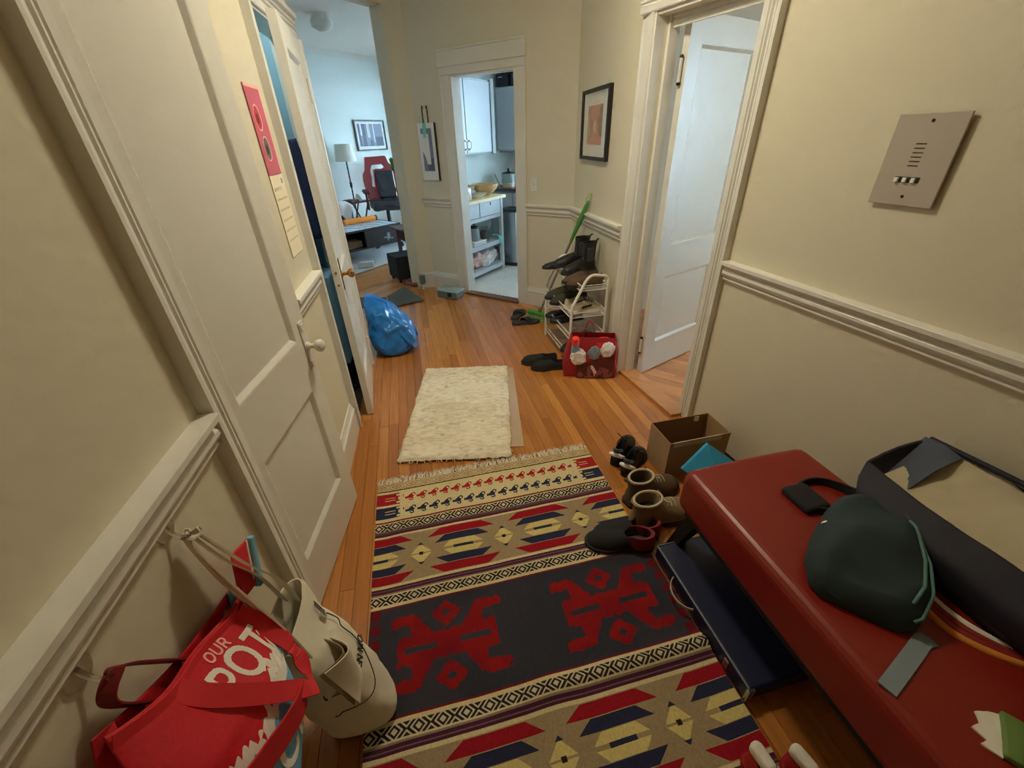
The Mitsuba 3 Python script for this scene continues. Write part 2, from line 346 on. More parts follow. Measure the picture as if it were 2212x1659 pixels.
planks('floor', hall.intersection(sbox(-2, -1.8, 2, -.3)), (0, 0), (1, 0), (0, 1), 'wood_hall', .35, 1.6, 1.7, -.7, 1.75, -1.9, -.3, 12)
liv = Polygon([K(-2.6, -3.45)[:2], K(-.075, -3.45)[:2], K(-.06, -3.62)[:2], K(3, -3.62)[:2], K(3, -6.29)[:2], K(-2.6, -6.29)[:2]])
fl2 = struct('floor_living', extr(liv, .003, -.0125), 'subfloor', 'hardwood floor of the living room')
planks('floor_living', liv, K(0, 0), KT, KN, 'wood_living', .0572, .9, 2.4, -6.29, -3.4, -2.6, 3, 5, 220)
struct('floor_kitchen', extr([K(.0, -3.74)[:2], K(2.3, -3.74)[:2], K(2.3, -1.6)[:2], K(.0, -1.6)[:2]], .014, -.012), 'vinyl', 'pale speckled vinyl kitchen floor', smooth=False)
bed = Polygon([(1.455, 1.8), (1.6, 1.75), (1.75, .5), (4.2, .5), (4.2, 3.5), (1.5, 3.5), (1.44, 2.42)])
fl4 = struct('floor_bedroom', extr(bed, .003, -.0125), 'subfloor', 'hardwood floor of the side room')
planks('floor_bedroom', bed, (1.4, 2.0), (.75, .66), (.66, -.75), 'wood_bed', .0572, .7, 2.0, -2, 4, -3, 4, 9, 200)
# thresholds
struct('trim_threshold', extr(Polygon([(1.33, 2.41), (1.445, 2.41), (1.49, 1.80), (1.385, 1.80)]).buffer(.004, join_style=2), .024, -.004), 'wood_bed', 'worn wooden threshold of the right doorway', smooth=False, uv=np.full((len(extr(Polygon([(1.33, 2.41), (1.445, 2.41), (1.49, 1.80), (1.385, 1.80)]).buffer(.004, join_style=2), .024).vertices), 2), .6))
_kt = extr([K(-.03, -2.83)[:2], K(.06, -2.83)[:2], K(.06, -2.15)[:2], K(-.05, -2.15)[:2]], .022, -.004)
struct('trim_threshold', _kt, 'wood_dark', 'dark wooden threshold strip of the kitchen doorway', smooth=False, uv=np.full((len(_kt.vertices), 2), .3))

# ---- mouldings
RAIL = [(0, 0), (.044, 0), (.046, -.003), (.046, -.017), (.034, -.022), (.022, -.030), (.018, -.038), (.024, -.041), (.030, -.048), (.031, -.058), (.026, -.068), (.014, -.074), (.012, -.078), (.017, -.081), (.018, -.088), (.012, -.096), (0, -.1)]
BASE = [(0, 0), (.020, 0), (.020, .135), (.024, .14), (.022, .15), (.015, .156), (.015, .163), (.010, .17), (.008, .185), (0, .188)]
FLUTE = [(0, 0), (.014, 0), (.017, .004), (.017, .030), (.011, .034), (.011, .039), (.019, .043), (.020, .050), (.012, .055), (.012, .060), (.021, .065), (.022, .073), (.014, .078), (.024, .083), (.032, .088), (.034, .096), (.034, .108), (0, .108)]
FLAT = [(0, 0), (.012, 0), (.018, .004), (.019, .012), (.019, .09), (.024, .094), (.026, .1), (.024, .108), (0, .108)]
def rail(A, B, out, zA=.965, zB=None, label='cream painted chair rail'):
    struct('trim', mould([*A[:2], zA], [*B[:2], zA if zB is None else zB], RAIL, [*out[:2], 0], [0, 0, 1]), 'trim', label, smooth=12)
def base(name, A, B, out):
    struct(name, mould([*A[:2], 0], [*B[:2], 0], BASE, [*out[:2], 0], [0, 0, 1]), 'trim', 'cream painted baseboard', smooth=30)
lo = np.array([1, -.04])/math.hypot(1, .04)
P_l = lambda y: (A_l(y), y)
rail(P_l(-1.8), P_l(.945), lo); rail(P_l(1.745), P_l(2.20), lo, .968)
base('baseboard_left', P_l(-1.8), P_l(.945), lo); base('baseboard_left', P_l(1.745), P_l(2.20), lo)
rd = (RB-RA)/np.linalg.norm(RB-RA); ro = np.array([-rd[1], rd[0]])
rail(RA, RB-rd*.115, ro, .962)
dd = (DB-DA)/np.linalg.norm(DB-DA); do = np.array([-dd[1], dd[0]])
rail(DA+dd*.13, DB, do, .995, .965); base('baseboard_right', DA+dd*.13, DB, do)
co = np.array([-cd[1], cd[0]])
rail(CA, CA+cd*(k0-.108), co, .965); base('baseboard_far', CA, CA+cd*(k0-.108), co)
rail(CA+cd*(k1+.108), CB, co, .985); base('baseboard_far', CA+cd*(k1+.108), CB, co)
struct('baseboard_far', mould((.196, 4.905, 0), (.05, 4.927, 0), [(0, 0), (.012, 0), (.012, .16), (0, .17)], (-.15, -.99, 0), (0, 0, 1)), 'trim', smooth=False)
def casing(name, A, d, out, s0, s1, top, prof, jamb, label, cap=None):
    """Door casing on a wall A + d*s: two jamb boards, a head board, reveals and (cap) an upper board."""
    k = uniq(name); d3, o3 = np.array([*d, 0]), np.array([*out, 0]); A3 = np.array([*A, 0.])
    tag(k, label, kind='structure')
    part(k, 'jamb_board', mould(A3+d3*s0, A3+d3*s0+[0, 0, top], prof, o3, -d3), 'trim', smooth=12)
    part(k, 'jamb_board', mould(A3+d3*s1, A3+d3*s1+[0, 0, top], prof, o3, d3), 'trim', smooth=12)
    part(k, 'head_board', mould(A3+d3*(s0-.106)+[0, 0, top], A3+d3*(s1+.106)+[0, 0, top], prof, o3, [0, 0, 1]), 'trim', smooth=35)
    if cap: part(k, 'cap_board', cap, 'trim', smooth=False)
    t = .012
    def rev(a, b, z0, z1): return tm(extr(Polygon([(A3+d3*a+o3*.006)[:2], (A3+d3*b+o3*.006)[:2], (A3+d3*b-o3*jamb)[:2], (A3+d3*a-o3*jamb)[:2]]), z1-z0, z0))
    part(k, 'reveal', rev(s0-.001, s0+t, 0, top), 'trim', smooth=False); part(k, 'reveal', rev(s1-t, s1+.001, 0, top), 'trim', smooth=False)
    part(k, 'head_reveal', rev(s0, s1, top-t, top+.001), 'trim', smooth=False)
    return k
casing('door_frame', LA, ld, lo, ly(1.06), ly(1.63), 2.0, FLUTE, .1, 'fluted cream casing around the near left door')
casing('door_frame', LA, ld, lo, ly(2.32), ly(2.97), 1.985, FLUTE, .1, 'cream casing around the narrow closet door')
def kbox(s0, s1, u0, u1, z0, z1, bev=0):
    m = box(s0, s1, u0, u1, z0, z1, bev); M = np.eye(4); M[:3, 0], M[:3, 1], M[:3, 3] = [*cd, 0], [*co, 0], [*CA, 0]; m.apply_transform(M)
    return m
casing('door_frame', CA, cd, co, k0, k1, 1.985, FLAT, .12, 'cream casing with a tall head board around the kitchen doorway',
       cat(kbox(k0-.115, k1+.115, 0, .03, 2.045, 2.16, .003), kbox(k0-.12, k1+.12, 0, .04, 2.155, 2.172, .003)))
hd = (DA-RB)/np.linalg.norm(DA-RB); ho = np.array([-hd[1], hd[0]])
hk = uniq('door_frame'); tag(hk, 'fluted cream casing around the doorway with the open white door', kind='structure')
part(hk, 'jamb_board', mould([*RB, 0], [*RB, 2.0], FLUTE, [*ro, 0], [*-rd, 0]), 'trim', smooth=12)
part(hk, 'jamb_board', mould([*DA, 0], [*DA, 2.0], FLAT, [*do, 0], [*dd, 0]), 'trim', smooth=35)
part(hk, 'head_board', mould([*(RB-hd*.1), 2.0], [*(DA+hd*.1), 2.0], FLUTE, [*ho, 0], [0, 0, 1]), 'trim', smooth=35)
part(hk, 'reveal', extr([(1.305, 2.388), (1.435, 2.406), (1.435, 2.425), (1.305, 2.407)], 2.02), 'trim', smooth=False)
part(hk, 'door_stop', extr([(1.375, 2.372), (1.432, 2.380), (1.432, 2.407), (1.375, 2.398)], 2.0), 'trim', smooth=False)
part(hk, 'reveal', extr([(1.46, 1.845), (1.60, 1.83), (1.60, 1.80), (1.46, 1.82)], 2.02), 'trim', smooth=False)
part(hk, 'head_reveal', extr([(1.46, 1.83), (1.60, 1.80), (1.44, 2.42), (1.31, 2.40)], .02, 1.985), 'trim', smooth=False)
part(hk, 'head_moulding', mould([1.545, 1.84, 1.985], [1.40, 2.395, 1.985], [(0, 0), (.02, .0), (.024, -.008), (.014, -.014), (.014, -.02), (.020, -.026), (.018, -.034), (.010, -.038), (.010, -.044), (.014, -.05), (0, -.05)], [*ho, 0], [0, 0, 1]), 'trim', smooth=30)
# window frames of the rooms (outside the picture; daylight comes through them)
def winframe(A, B, z0, z1, out):
    A, B = np.array(A[:2]), np.array(B[:2]); d = (B-A)/np.linalg.norm(B-A); L = np.linalg.norm(B-A)
    g = sbox(-.06, z0-.06, L+.06, z1+.06).difference(sbox(0, z0, L, z1))
    g = g.union(sbox(0, (z0+z1)/2-.02, L, (z0+z1)/2+.02)).union(sbox(L/2-.015, z0, L/2+.015, z1))
    m = extr(g, .04); M = np.eye(4); M[:3, 0], M[:3, 1], M[:3, 2], M[:3, 3] = [*d, 0], [0, 0, 1], [*out, 0], [*(A-np.array(out)*.0), 0]
    m.apply_transform(M)
    struct('window', m, 'white', 'white window frame', smooth=False)
winframe(K(3.0, -5.79), K(3.0, -3.99), .6, 2.3, -KN[:2])
winframe(K(2.3, -2.7), K(2.3, -1.65), .35, 2.35, -KN[:2])
winframe((4.2, .9), (4.2, 1.7), .8, 2.2, np.array([-1., 0]))

# ---- doors: local frame u along the leaf, v through it (towards the viewer side), z up
def leaf_mesh(w, h, t, pans, z0):
    g = sbox(0, z0, w, h)
    for (a, b, c, d) in pans: g = g.difference(sbox(a, c, b, d))
    m = extr(g, t); m.vertices = m.vertices[:, [0, 2, 1]]; m.invert(); return m
def door(key, label, o, d, v, w, h, pans, t=.036, z0=.008):
    k = uniq(key); tag(k, label, kind='structure')
    frame(o, [*d, 0], [*v, 0], [0, 0, 1])
    part(k, 'stile_and_rail_frame', leaf_mesh(w, h, t, pans, z0), 'door', smooth=False)
    for (a, b, c, e) in pans:
        part(k, 'panel', box(a-.001, b+.001, .011, t-.013, c-.001, e+.001), 'door', smooth=False)
        q = lambda i, y: [(a+i, y, c+i), (b-i, y, c+i), (b-i, y, e-i), (a+i, y, e-i)]
        part(k, 'panel_bevel', loft([q(-.001, t-.0006), q(.004, t-.0012), q(.019, t-.0128), q(.019, t-.014), q(-.001, t-.014), q(-.001, t-.0006)], False, False), 'door', smooth=False)
    return k
PANS = lambda w: [(.032, w-.105, .222, .682), (.032, w-.105, .885, 1.878)]
d1 = np.array([.09, .54]); d1 /= np.linalg.norm(d1); v1 = np.array([d1[1], -d1[0]])
dk = door('door', 'white painted two panel door standing slightly open on the left, near the tote bags', (-.568, 1.068, 0), d1, v1, .555, 1.985, [(.034, .455, .222, .682), (.034, .455, .885, 1.878)])
pl = part(dk, 'knob_plate', box(.494, .532, .036, .041, .748, .942, .002), 'trim')
part(dk, 'plate_moulding', cat(box(.50, .526, .041, .044, .905, .932, .001), box(.50, .526, .041, .044, .757, .784, .001)), 'trim')
def knob(r=.026, stem=.03): return lathe([(0, 0), (.016, 0), (.016, .006), (.009, .010), (.009, stem), (.014, stem+.004), (r*.9, stem+.010), (r, stem+.020), (r*.92, stem+.030), (r*.5, stem+.037), (0, stem+.038)], 28)
kb = part(dk, 'knob', mv(knob(.024, .026), (.513, .041, .842), rx=-math.pi/2), 'trim', 'cream painted round knob', smooth=40)
part(dk, 'hinge', cat(mv(cyl(.007, 0, .09, 10), (-.004, .036, .25)), mv(cyl(.007, 0, .09, 10), (-.004, .036, 1.68))), 'trim')
d2 = np.array([.035, -.625]); d2 /= np.linalg.norm(d2); v2 = np.array([-d2[1], d2[0]])
dk2 = door('door', 'cream closet door seen almost edge on, slightly ajar, with a brown knob', (-.470, 2.965, 0), d2, v2, .632, 1.968, [(.105, .53, .222, .682), (.105, .53, .885, 1.862)])
part(dk2, 'knob', mv(knob(.024, .03), (.560, .038, .885), rx=-math.pi/2), 'brassmetal', 'brown metal door knob', smooth=40)
part(dk2, 'knob_plate', box(.545, .575, .036, .0385, .80, .97, .001), 'darksteel')
part(dk2, 'latch_plate', box(.631, .6335, .008, .03, .80, .95, .0005), 'trim')
part(dk2, 'latch_bolt', cat(*[mv(lathe([(0, 0), (.006, 0), (.005, .003), (0, .0035)], 14), (.6335, .019, z), ry=math.pi/2) for z in (.91, .845)]), 'brassmetal')
for z in (.17, 1.70):
    part(dk2, 'hinge', cat(mv(cyl(.008, 0, .1, 12), (.0, .044, z)), mv(cyl(.011, 0, .006, 12), (.0, .044, z-.006)), mv(cyl(.011, 0, .006, 12), (.0, .044, z+.1))), 'trim')
d3 = np.array([math.cos(.384), math.sin(.384)]); v3 = np.array([d3[1], -d3[0]])
dk3 = door('door', 'white painted panel door opened into the side room on the right', (1.452, 2.364, 0), d3, v3, .72, 2.0, [(.105, .615, .225, .69), (.105, .615, .89, 1.878)])
# local v of this leaf points to the hall; hinge knuckles sit on its far edge
for z, m_ in ((.175, 'trim'), (1.715, 'trim')):
    hg = part(dk3, 'hinge', mv(cyl(.008, 0, .1, 12), (-.012, .012, z)), 'trim', 'painted hinge worn down to dark metal')
    part(hg, 'pin_tip', cat(mv(lathe([(0, 0), (.010, .003), (.008, .012), (0, .016)], 12), (-.012, .012, z+.1)), mv(lathe([(0, -.016), (.008, -.012), (.010, -.003), (0, 0)], 12), (-.012, .012, z))), 'darksteel')
unpose()
blk = thing('ceiling_light', 'ceiling lamp of the side room behind the open white door', 'ceiling light')
part(blk, 'base', mv(cyl(.16, 2.57, 2.6, 32), (2.5, 1.5, 0)), 'white')
_b = lathe([(0, -.10), (.08, -.09), (.14, -.05), (.15, -.03), (0, -.03)], 32); _b.apply_translation([2.5, 1.5, 2.6])
scene[uniq(blk+'__dome')] = mikit.ply(_b, 'm_white', smooth=True, emitter={'type': 'area', 'radiance': {'type': 'rgb', 'value': [15., 12.5, 8.5]}})
cbk = thing('closet_bulb', 'bare bulb under the ceiling of the narrow closet', 'light bulb')
part(cbk, 'socket', mv(cyl(.02, 0, .05, 16), (-.80, 2.45, 2.55)), 'white')
_b = trimesh.creation.icosphere(2, .035); _b.apply_translation([-.80, 2.45, 2.515])
scene[uniq(cbk+'__bulb')] = mikit.ply(_b, 'm_white', smooth=True, emitter={'type': 'area', 'radiance': {'type': 'rgb', 'value': [190., 200., 195.]}})
# ================================================================= hall: lamp, rugs
lk = thing('ceiling_light', 'round flush ceiling lamp lighting the hallway, just above the picture', 'ceiling light')
pose(LAMP_AT)
part(lk, 'base', cyl(.17, -.03, 0, 40), 'white')
dome = lathe([(0, -.105), (.05, -.100), (.1, -.082), (.14, -.05), (.155, -.028), (.155, -.022), (0, -.022)], 40)
dome.apply_transform(POSE[0]); k = uniq(lk+'__dome'); scene[k] = mikit.ply(dome, 'm_white', smooth=40, emitter={'type': 'area', 'radiance': {'type': 'rgb', 'value': list(LAMP)}})
unpose()

def rug_fn(p, n, uv):
    x, y0 = p.x, p.y
    sel, F = dr.select, mi.Float
    y0 = y0+(N(x*9, y0*3, 2)-.5)*.004
    x = x+(N(x*3, y0*40, 5)-.5)*.003
    yc = .8055
    y = sel(y0 > yc, y0, 2*yc-y0)
    fr = lambda t: t-dr.floor(t)
    cream, taupe, red, navy, purp, dark, yel, drk = c3(200, 184, 142), c3(150, 130, 100), c3(142, 26, 36), c3(42, 44, 66), c3(74, 34, 52), c3(44, 36, 30), c3(198, 180, 116), c3(110, 26, 34)
    L = lambda m, c, o: mi.Color3f(sel(m, c, o))
    B = lambda a, b: (y >= a) & (y < b)
    col = mi.Color3f(cream)+mi.Color3f(0*x)
    # end band with pale lozenges
    u, v = dr.abs(fr(x/.072)-.5), dr.abs((y-1.624)/.05)
    d = u+v*.9
    band = B(1.599, 1.66)
    col = L(band, L((d < .14) | ((d > .27) & (d < .38)) | ((d > .6) & (d < .7)), c3(150, 124, 90), c3(190, 168, 126)), col)
    col = L(B(1.593, 1.599), dark, col)
    # two rows of hooked motifs with end blocks
    for yr, cc, hb in ((1.540, c3(150, 34, 38), .037), (1.455, navy, .034)):
        a, b = fr((x+.212)/.0555)-.5, (y-yr)/.056
        ins = (x > -.222) & (x < .64)
        body = (dr.abs(a+b*.12)+dr.abs(b)*1.0 < .30)
        r1 = dr.sqrt(dr.square(a-.20)+dr.square((b-.20)*.9)); r2 = dr.sqrt(dr.square(a-.02)+dr.square((b+.30)*.9))
        hook = ((r1 < .20) & (r1 > .10) & (b > .10)) | ((r2 < .19) & (r2 > .09) & ((b < -.26) | (a > .06)))
        link = (dr.abs(b+.1) < .12) & (a < -.1)
        col = L(ins & (body | hook | link) & (dr.abs(b) < .5), cc, col)
        e = sel(x > .2, .772-x, x+.345)
        blk = (e < .108) & (dr.abs(y-yr) < hb)
        col = L(blk, cc, col)
        st = (e > .04) & (e < .088) & (dr.abs(dr.abs(y-yr)-.008) < .0022)
        st = st | ((e > .092) & (e < .109) & (dr.abs(dr.abs(y-yr)-.024) < .006)) | ((e > .1) & (e < .109) & (dr.abs(y-yr) < .01))
        col = L(st, cream, col)
    zz = lambda yz, h: dr.abs(fr(x/.0712+.12)-.5)+dr.abs((y-yz)/h)*.55
    def zband(yz, h, o):
        d = zz(yz, h)
        w = (d < .15) | ((d > .27) & (d < .37)) | ((d > .52) & (d < .62)) | ((d > .76) & (d < .86))
        return L(dr.abs(y-yz) < h/2, L(w, c3(190, 178, 152), c3(44, 36, 32)), o)
    col = L(B(1.394, 1.402), drk, col)
    col = zband(1.369, .040, col)
    col = L(B(1.342, 1.349), c3(120, 104, 90), col); col = L(B(1.320, 1.342), purp, col); col = L(B(1.333, 1.337), c3(100, 80, 84), col)
    # taupe field with stepped figures
    fld = B(1.080, 1.310); col = L(fld, taupe, col)
    a, b = x-.026+.356*2, y-1.195; a = fr(a/.356+.5)*.356-.178; aa, ab = dr.abs(a), dr.abs(b)
    col = L(fld & (ab > .074) & (ab < .112) & (aa < .147-(ab-.074)*1.45), red, col)
    col = L(fld & (ab > .037) & (ab <= .071) & (aa < .118-(ab-.037)*1.35), navy, col)
    col = L(fld & (ab > .006) & (ab < .035) & (aa < .086-(ab-.006)*1.1), yel, col)
    col = L(fld & (ab < .0065) & (aa < .042), navy, col)
    ac = .178-aa
    col = L(fld & (ac < .046-ab*.95) & (ab > .003), yel, col); col = L(fld & (ac < .008) & (ab < .007), dark, col)
    col = L(fld & (ab > .042) & (ab < .055) & (ac < .055-ab), navy, col)
    col = L(B(1.046, 1.068), purp, col); col = L(B(1.056, 1.060), c3(104, 86, 92), col); col = L(B(1.040, 1.046), c3(132, 116, 100), col)
    col = zband(1.0165, .036, col)
    # dark field with two red medallions
    dk = y < .985
    dkc = MIX(c3(44, 46, 54), c3(56, 54, 62), N(x*6, y0*9, 3))
    col = L(dk, dkc, col)
    col = L(B(.980, .986), drk, col)
    yy = y0-yc
    wig = (FB(x*70, y0*70, 1, 2)-.5)
    for cx, cy in ((-.075, .006), (.517, -.006)):
        a, b = dr.abs(x-cx), yy-cy; ab = dr.abs(b); tooth = dr.abs(fr(a/.026)-.5)
        a1, b1 = a/.19+wig*.10, ab/.15+wig*.10
        up = .14+.66*SS(.10, .62, a1)-.06*tooth
        ribs = ((a1 < .70-.10*tooth) & (b1 < up)) | ((a1 < .92-.12*tooth) & (b1 < .30))
        arm = (a1 > .50) & (a1 < 1.0-.25*SS(.5, .2, b1)) & (b1 > .16) & (b1 < .34)
        hook = (a1 > .60) & (a1 < 1.06-.30*dr.abs(b1-.72)) & (b1 > .60) & (b1 < .84)
        neck = (a1 > .52) & (a1 < .68) & (b1 > .3) & (b1 < .8)
        bite = dr.square((a1-.80)/.10)+dr.square((b1-.50)/.10) < 1
        notch = (ab < .010+wig*.004) & (a > .04) & (a < .15)
        lob = (a/.060+dr.abs(ab-.104)/.050+wig*.22+.12*tooth < 1.0) & ~(a/.018+dr.abs(ab-.106)/.014 < 1)
        gap = (dr.abs(ab-.044-.075*(a/.075)) < .007) & (a < .085)
        cut, ribs = bite | gap, ribs | arm | hook | neck
        hot = MIX(c3(140, 26, 24), c3(112, 20, 30), N(x*14, y0*14, 8))
        col = L(dk & ((ribs & ~notch & ~cut) | (lob & ~gap)), hot, col)
    e = sel(x > .2, .772-x, x+.345)
    col = L(dk & (e < .035) & (dr.abs(fr(y0/.052)-.5) < .34) & (e+.02*dr.abs(fr(y0/.052)-.5) > .008), c3(100, 22, 30), col)
    wv = .86+.28*N(x*520, y0*240, 0)
    wear = .90+.16*FB(x*7, y0*7, 6, 2)
    return col*(wv*wear)
scene['m_kilim'] = {'type': 'twosided', 'bsdf': {'type': 'principled', 'base_color': mikit.proc(rug_fn), 'roughness': .95, 'specular': .1}}
nx, ny = 90, 150
XX, YY = np.meshgrid(np.linspace(-.345, .772, nx), np.linspace(-.045, 1.65, ny), indexing='ij')
ridge = .57+.055*(XX-.1)+.012*np.sin(XX*6)
ZZ = .007+.020*np.exp(-((YY-ridge)/.024)**2)*np.clip((XX+.1)/.5, 0, 1)+.004*vfbm(np.stack([XX*5, YY*5, 0*XX], -1), 2)+.006*np.exp(-((XX+.345)/.03)**2)*vnoise(np.stack([XX*0, YY*9, 0*XX], -1))
edge = .004*(vnoise(np.stack([XX*0, YY*7, XX*0+3], -1))-.5)
rk = thing('kilim_rug', 'red, navy and cream patterned flatweave rug with fringe on the hallway floor', 'rug')
part(rk, 'weave', sheet(np.stack([XX+edge*(np.abs(XX-.21) > .5), YY, ZZ], -1), .006), 'kilim', smooth=50)
R0 = np.random.default_rng(3); fr_ = []
for i in range(520):
    x = R0.uniform(-.345, .772); L_ = R0.uniform(.03, .058); a = R0.normal(0, .35)
    fr_.append(tube([(x, 1.645, .008), (x+a*.3*L_, 1.65+L_*.5, R0.uniform(.008, .014)), (x+a*L_, 1.65+L_, R0.uniform(.003, .008))], [.0017, .0016, .0009], 5))
part(rk, 'fringe', cat(*fr_), 'cream', 'cream knotted fringe', smooth=True, kind='stuff')

mk = thing('shag_mat', 'small fluffy off-white mat with a wavy edge lying between the kilim and the kitchen door', 'mat')
mc, ma = np.array([.157, 2.255]), math.radians(-11.6); mu, mvv = np.array([math.cos(ma), math.sin(ma)]), np.array([-math.sin(ma), math.cos(ma)])
def shag(p, n, uv):
    a, b = p.x*mu[0]+p.y*mu[1], p.x*mvv[0]+p.y*mvv[1]
    s = FB(a*34, b*70, 0, 3); t = FB(a*5, b*9, 2, 3)
    k = MIX(c3(206, 193, 166), c3(226, 216, 194), SS(.25, .65, t*.5+s*.5))
    return k*(1-.22*SS(.80, .88, N(a*26, b*60, 7)))*(.9+.18*s)
scene['m_shag'] = {'type': 'twosided', 'bsdf': {'type': 'bumpmap', 'arbitrary': mikit.proc(lambda p, n, uv: FB(p.x*60+FB(p.y*40, p.x*9, 1, 2)*2, p.y*130, 0, 3), .0015), 'scale': .004,
                                                'bsdf': {'type': 'principled', 'base_color': mikit.proc(shag), 'roughness': .95, 'specular': .1, 'sheen': .4}}}
nx, ny = 80, 120
UU, VV = np.meshgrid(np.linspace(-1, 1, nx), np.linspace(-1, 1, ny), indexing='ij')
hw = .302+.006*(vnoise(np.stack([UU*0, VV*14, UU*0+1], -1))-.5)*2; hl = .513+.006*(vnoise(np.stack([UU*12, VV*0, UU*0+5], -1))-.5)*2
px_, py_ = UU*hw, VV*hl
rim = np.minimum(1, np.minimum((1-np.abs(UU))/.05, (1-np.abs(VV))/.03))
zz_ = .010+.012*rim**.6+rim*(.010*vfbm(np.stack([px_*14, py_*30, 0*px_], -1), 3)+.006*vfbm(np.stack([px_*60, py_*110, 0*px_], -1), 2)-.006)+.012*np.exp(-((py_-.05+.6*(px_+.1))/.05)**2)*(px_ < .1)*rim
W2 = lambda a, b: (mc[0]+mu[0]*a+mvv[0]*b, mc[1]+mu[1]*a+mvv[1]*b)
qx, qy = W2(px_, py_)
part(mk, 'pile', sheet(np.stack([qx, qy, zz_], -1), .014), 'shag', smooth=60)
tf = []
for i in range(260):
    s = R0.integers(4); a, b = R0.uniform(-.3, .3), R0.uniform(-.51, .51)
    a, b, da, db = [(a, .51, 0, 1), (a, -.51, 0, -1), (-.3, b, -1, 0), (.3, b, 1, 0)][s]
    l = R0.uniform(.008, .024); j = R0.normal(0, .6)
    p0, p1 = W2(a, b), W2(a+da*l+j*l*abs(db), b+db*l+j*l*abs(da))
    tf.append(tube([(*p0, .014), ((p0[0]+p1[0])/2, (p0[1]+p1[1])/2, .014), (*p1, .006)], [.0022, .0018, .0007], 4))
part(mk, 'loose_tuft', cat(*tf), 'cream', smooth=True, kind='stuff')
pk = [(.603, 2.683), (.446, 1.766), (-.12, 1.89), (.035, 2.81)]
pxx = []
for s in np.linspace(0, 1, 60):
    a, b = np.array(pk[1])*(1-s)+np.array(pk[0])*s, np.array(pk[2])*(1-s)+np.array(pk[3])*s
    pxx.append([[*(a*(1-t)+b*t), .0022+.0012*math.sin(s*150)*(s < .3)] for t in np.linspace(0, 1, 8)])
single('rug_pad', sheet(pxx, .0025), 'pad', 'thin tan anti-slip pad sticking out beside the fluffy mat', 'rug pad')

# ---- dark door mats near the living room
def flatmat(label, P, m, seed, th=.012, grp=None):
    P = [np.array(p, float) for p in P]; n = 26
    G = np.array([[(P[0]*(1-s)+P[1]*s)*(1-t)+(P[3]*(1-s)+P[2]*s)*t for t in np.linspace(0, 1, n)] for s in np.linspace(0, 1, n)])
    z = .012+.02*(vfbm(np.concatenate([G*6, G[..., :1]*0], -1), 3, seed)-.35)
    return single('door_mat', sheet(np.concatenate([G, np.clip(z, .009, 1)[..., None]], -1), th), m, label, 'mat')
flatmat('crumpled dark grey mat on the floor in front of the living room', [(-.30, 4.30), (.03, 4.42), (-.17, 4.95), (-.36, 4.66)], 'matgrey', 4)
flatmat('dark mat half hidden behind the big blue bag', [(-.62, 4.40), (-.33, 4.32), (-.37, 4.64), (-.66, 4.72)], 'matgrey', 9)

# ---- glass food box, door stop
bk = thing('storage_box', 'low grey-green plastic box with a lid on the floor left of the kitchen doorway', 'box')
pose((.33, 4.49, 0), rz=-.72)
part(bk, 'body', rbox(-.13, .13, -.075, .075, .001, .07, .012), 'greengrey', smooth=40)
part(bk, 'lid', cat(rbox(-.14, .14, -.085, .085, .068, .088, .007), rbox(-.10, .06, -.05, .05, .08, .094, .005)), 'boxgrey', 'paler lid', smooth=40)
part(bk, 'latch', box(.02, .07, -.09, -.082, .03, .07, .002), 'black', 'dark latch')
unpose()
dk_ = thing('door_stop', 'grey-green hanging cup with a white stem at the foot of the narrow pier', 'door stop')
pose((.05, 4.872, 0))
part(dk_, 'cup', lathe([(0, .058), (.022, .058), (.034, .075), (.034, .16), (.030, .163), (0, .160)], 20), 'greengrey', smooth=40)
part(dk_, 'stem', lathe([(0, .001), (.014, .001), (.006, .01), (.005, .06), (0, .06)], 14), 'whitegloss', 'white stem')
unpose()

# ---- blue bag
def crumple(rings, amp, freq, seed): return wobble(loft(rings), amp, freq, seed)
def ell(cx, cy, z, a, b, n=40, e=2.0, rot=0.0):
    t = np.arange(n)*2*np.pi/n; c, s = np.cos(t), np.sin(t)
    x, y = a*np.sign(c)*np.abs(c)**(2/e), b*np.sign(s)*np.abs(s)**(2/e)
    return np.stack([cx+x*math.cos(rot)-y*math.sin(rot), cy+x*math.sin(rot)+y*math.cos(rot), z+0*t], -1)
bb = thing('blue_bag', 'large shiny blue plastic carrier bag slumped on the floor beside the closet door', 'bag')
rg = []
for z, cx, cy, a, b in ((.004, -.27, 3.29, .10, .11), (.02, -.27, 3.30, .145, .17), (.08, -.265, 3.31, .175, .21), (.16, -.27, 3.32, .18, .22), (.24, -.295, 3.33, .16, .21), (.32, -.34, 3.34, .125, .19), (.38, -.38, 3.35, .085, .16), (.42, -.41, 3.35, .045, .12), (.435, -.42, 3.35, .01, .05)):
    rg.append(ell(cx, cy, z, a, b, 64, 2.4))
m = loft(spline(np.array(rg).transpose(0, 1, 2).reshape(len(rg), -1), 4).reshape(-1, 64, 3))
for _ in range(1): m = m.subdivide()
v = m.vertices; w = np.clip(v[:, 2]/.05, 0, 1)[:, None]
r_ = (1-np.abs(2*vfbm(v*[9, 9, 6]+3, 3, 2)-1))**2-.45
m.vertices = v+w*(np.stack([vfbm(v*7+i*9, 3, i)-.5 for i in range(3)], -1)*.07)+w*r_[:, None]*.03*((v-[-.29, 3.32, .15])/np.linalg.norm(v-[-.29, 3.32, .15], axis=1, keepdims=True))
m.vertices[:, 0] = np.maximum(m.vertices[:, 0], -.435); m.vertices[:, 2] = np.maximum(m.vertices[:, 2], .002)
part(bb, 'body', m, 'blueplastic', smooth=35)
part(bb, 'handle', strap(spline([(-.20, 3.14, .22), (-.13, 3.12, .12), (-.09, 3.20, .05), (-.07, 3.30, .10), (-.13, 3.33, .2)], 8), (0, .2, 1), .03, .003), 'blueplastic')

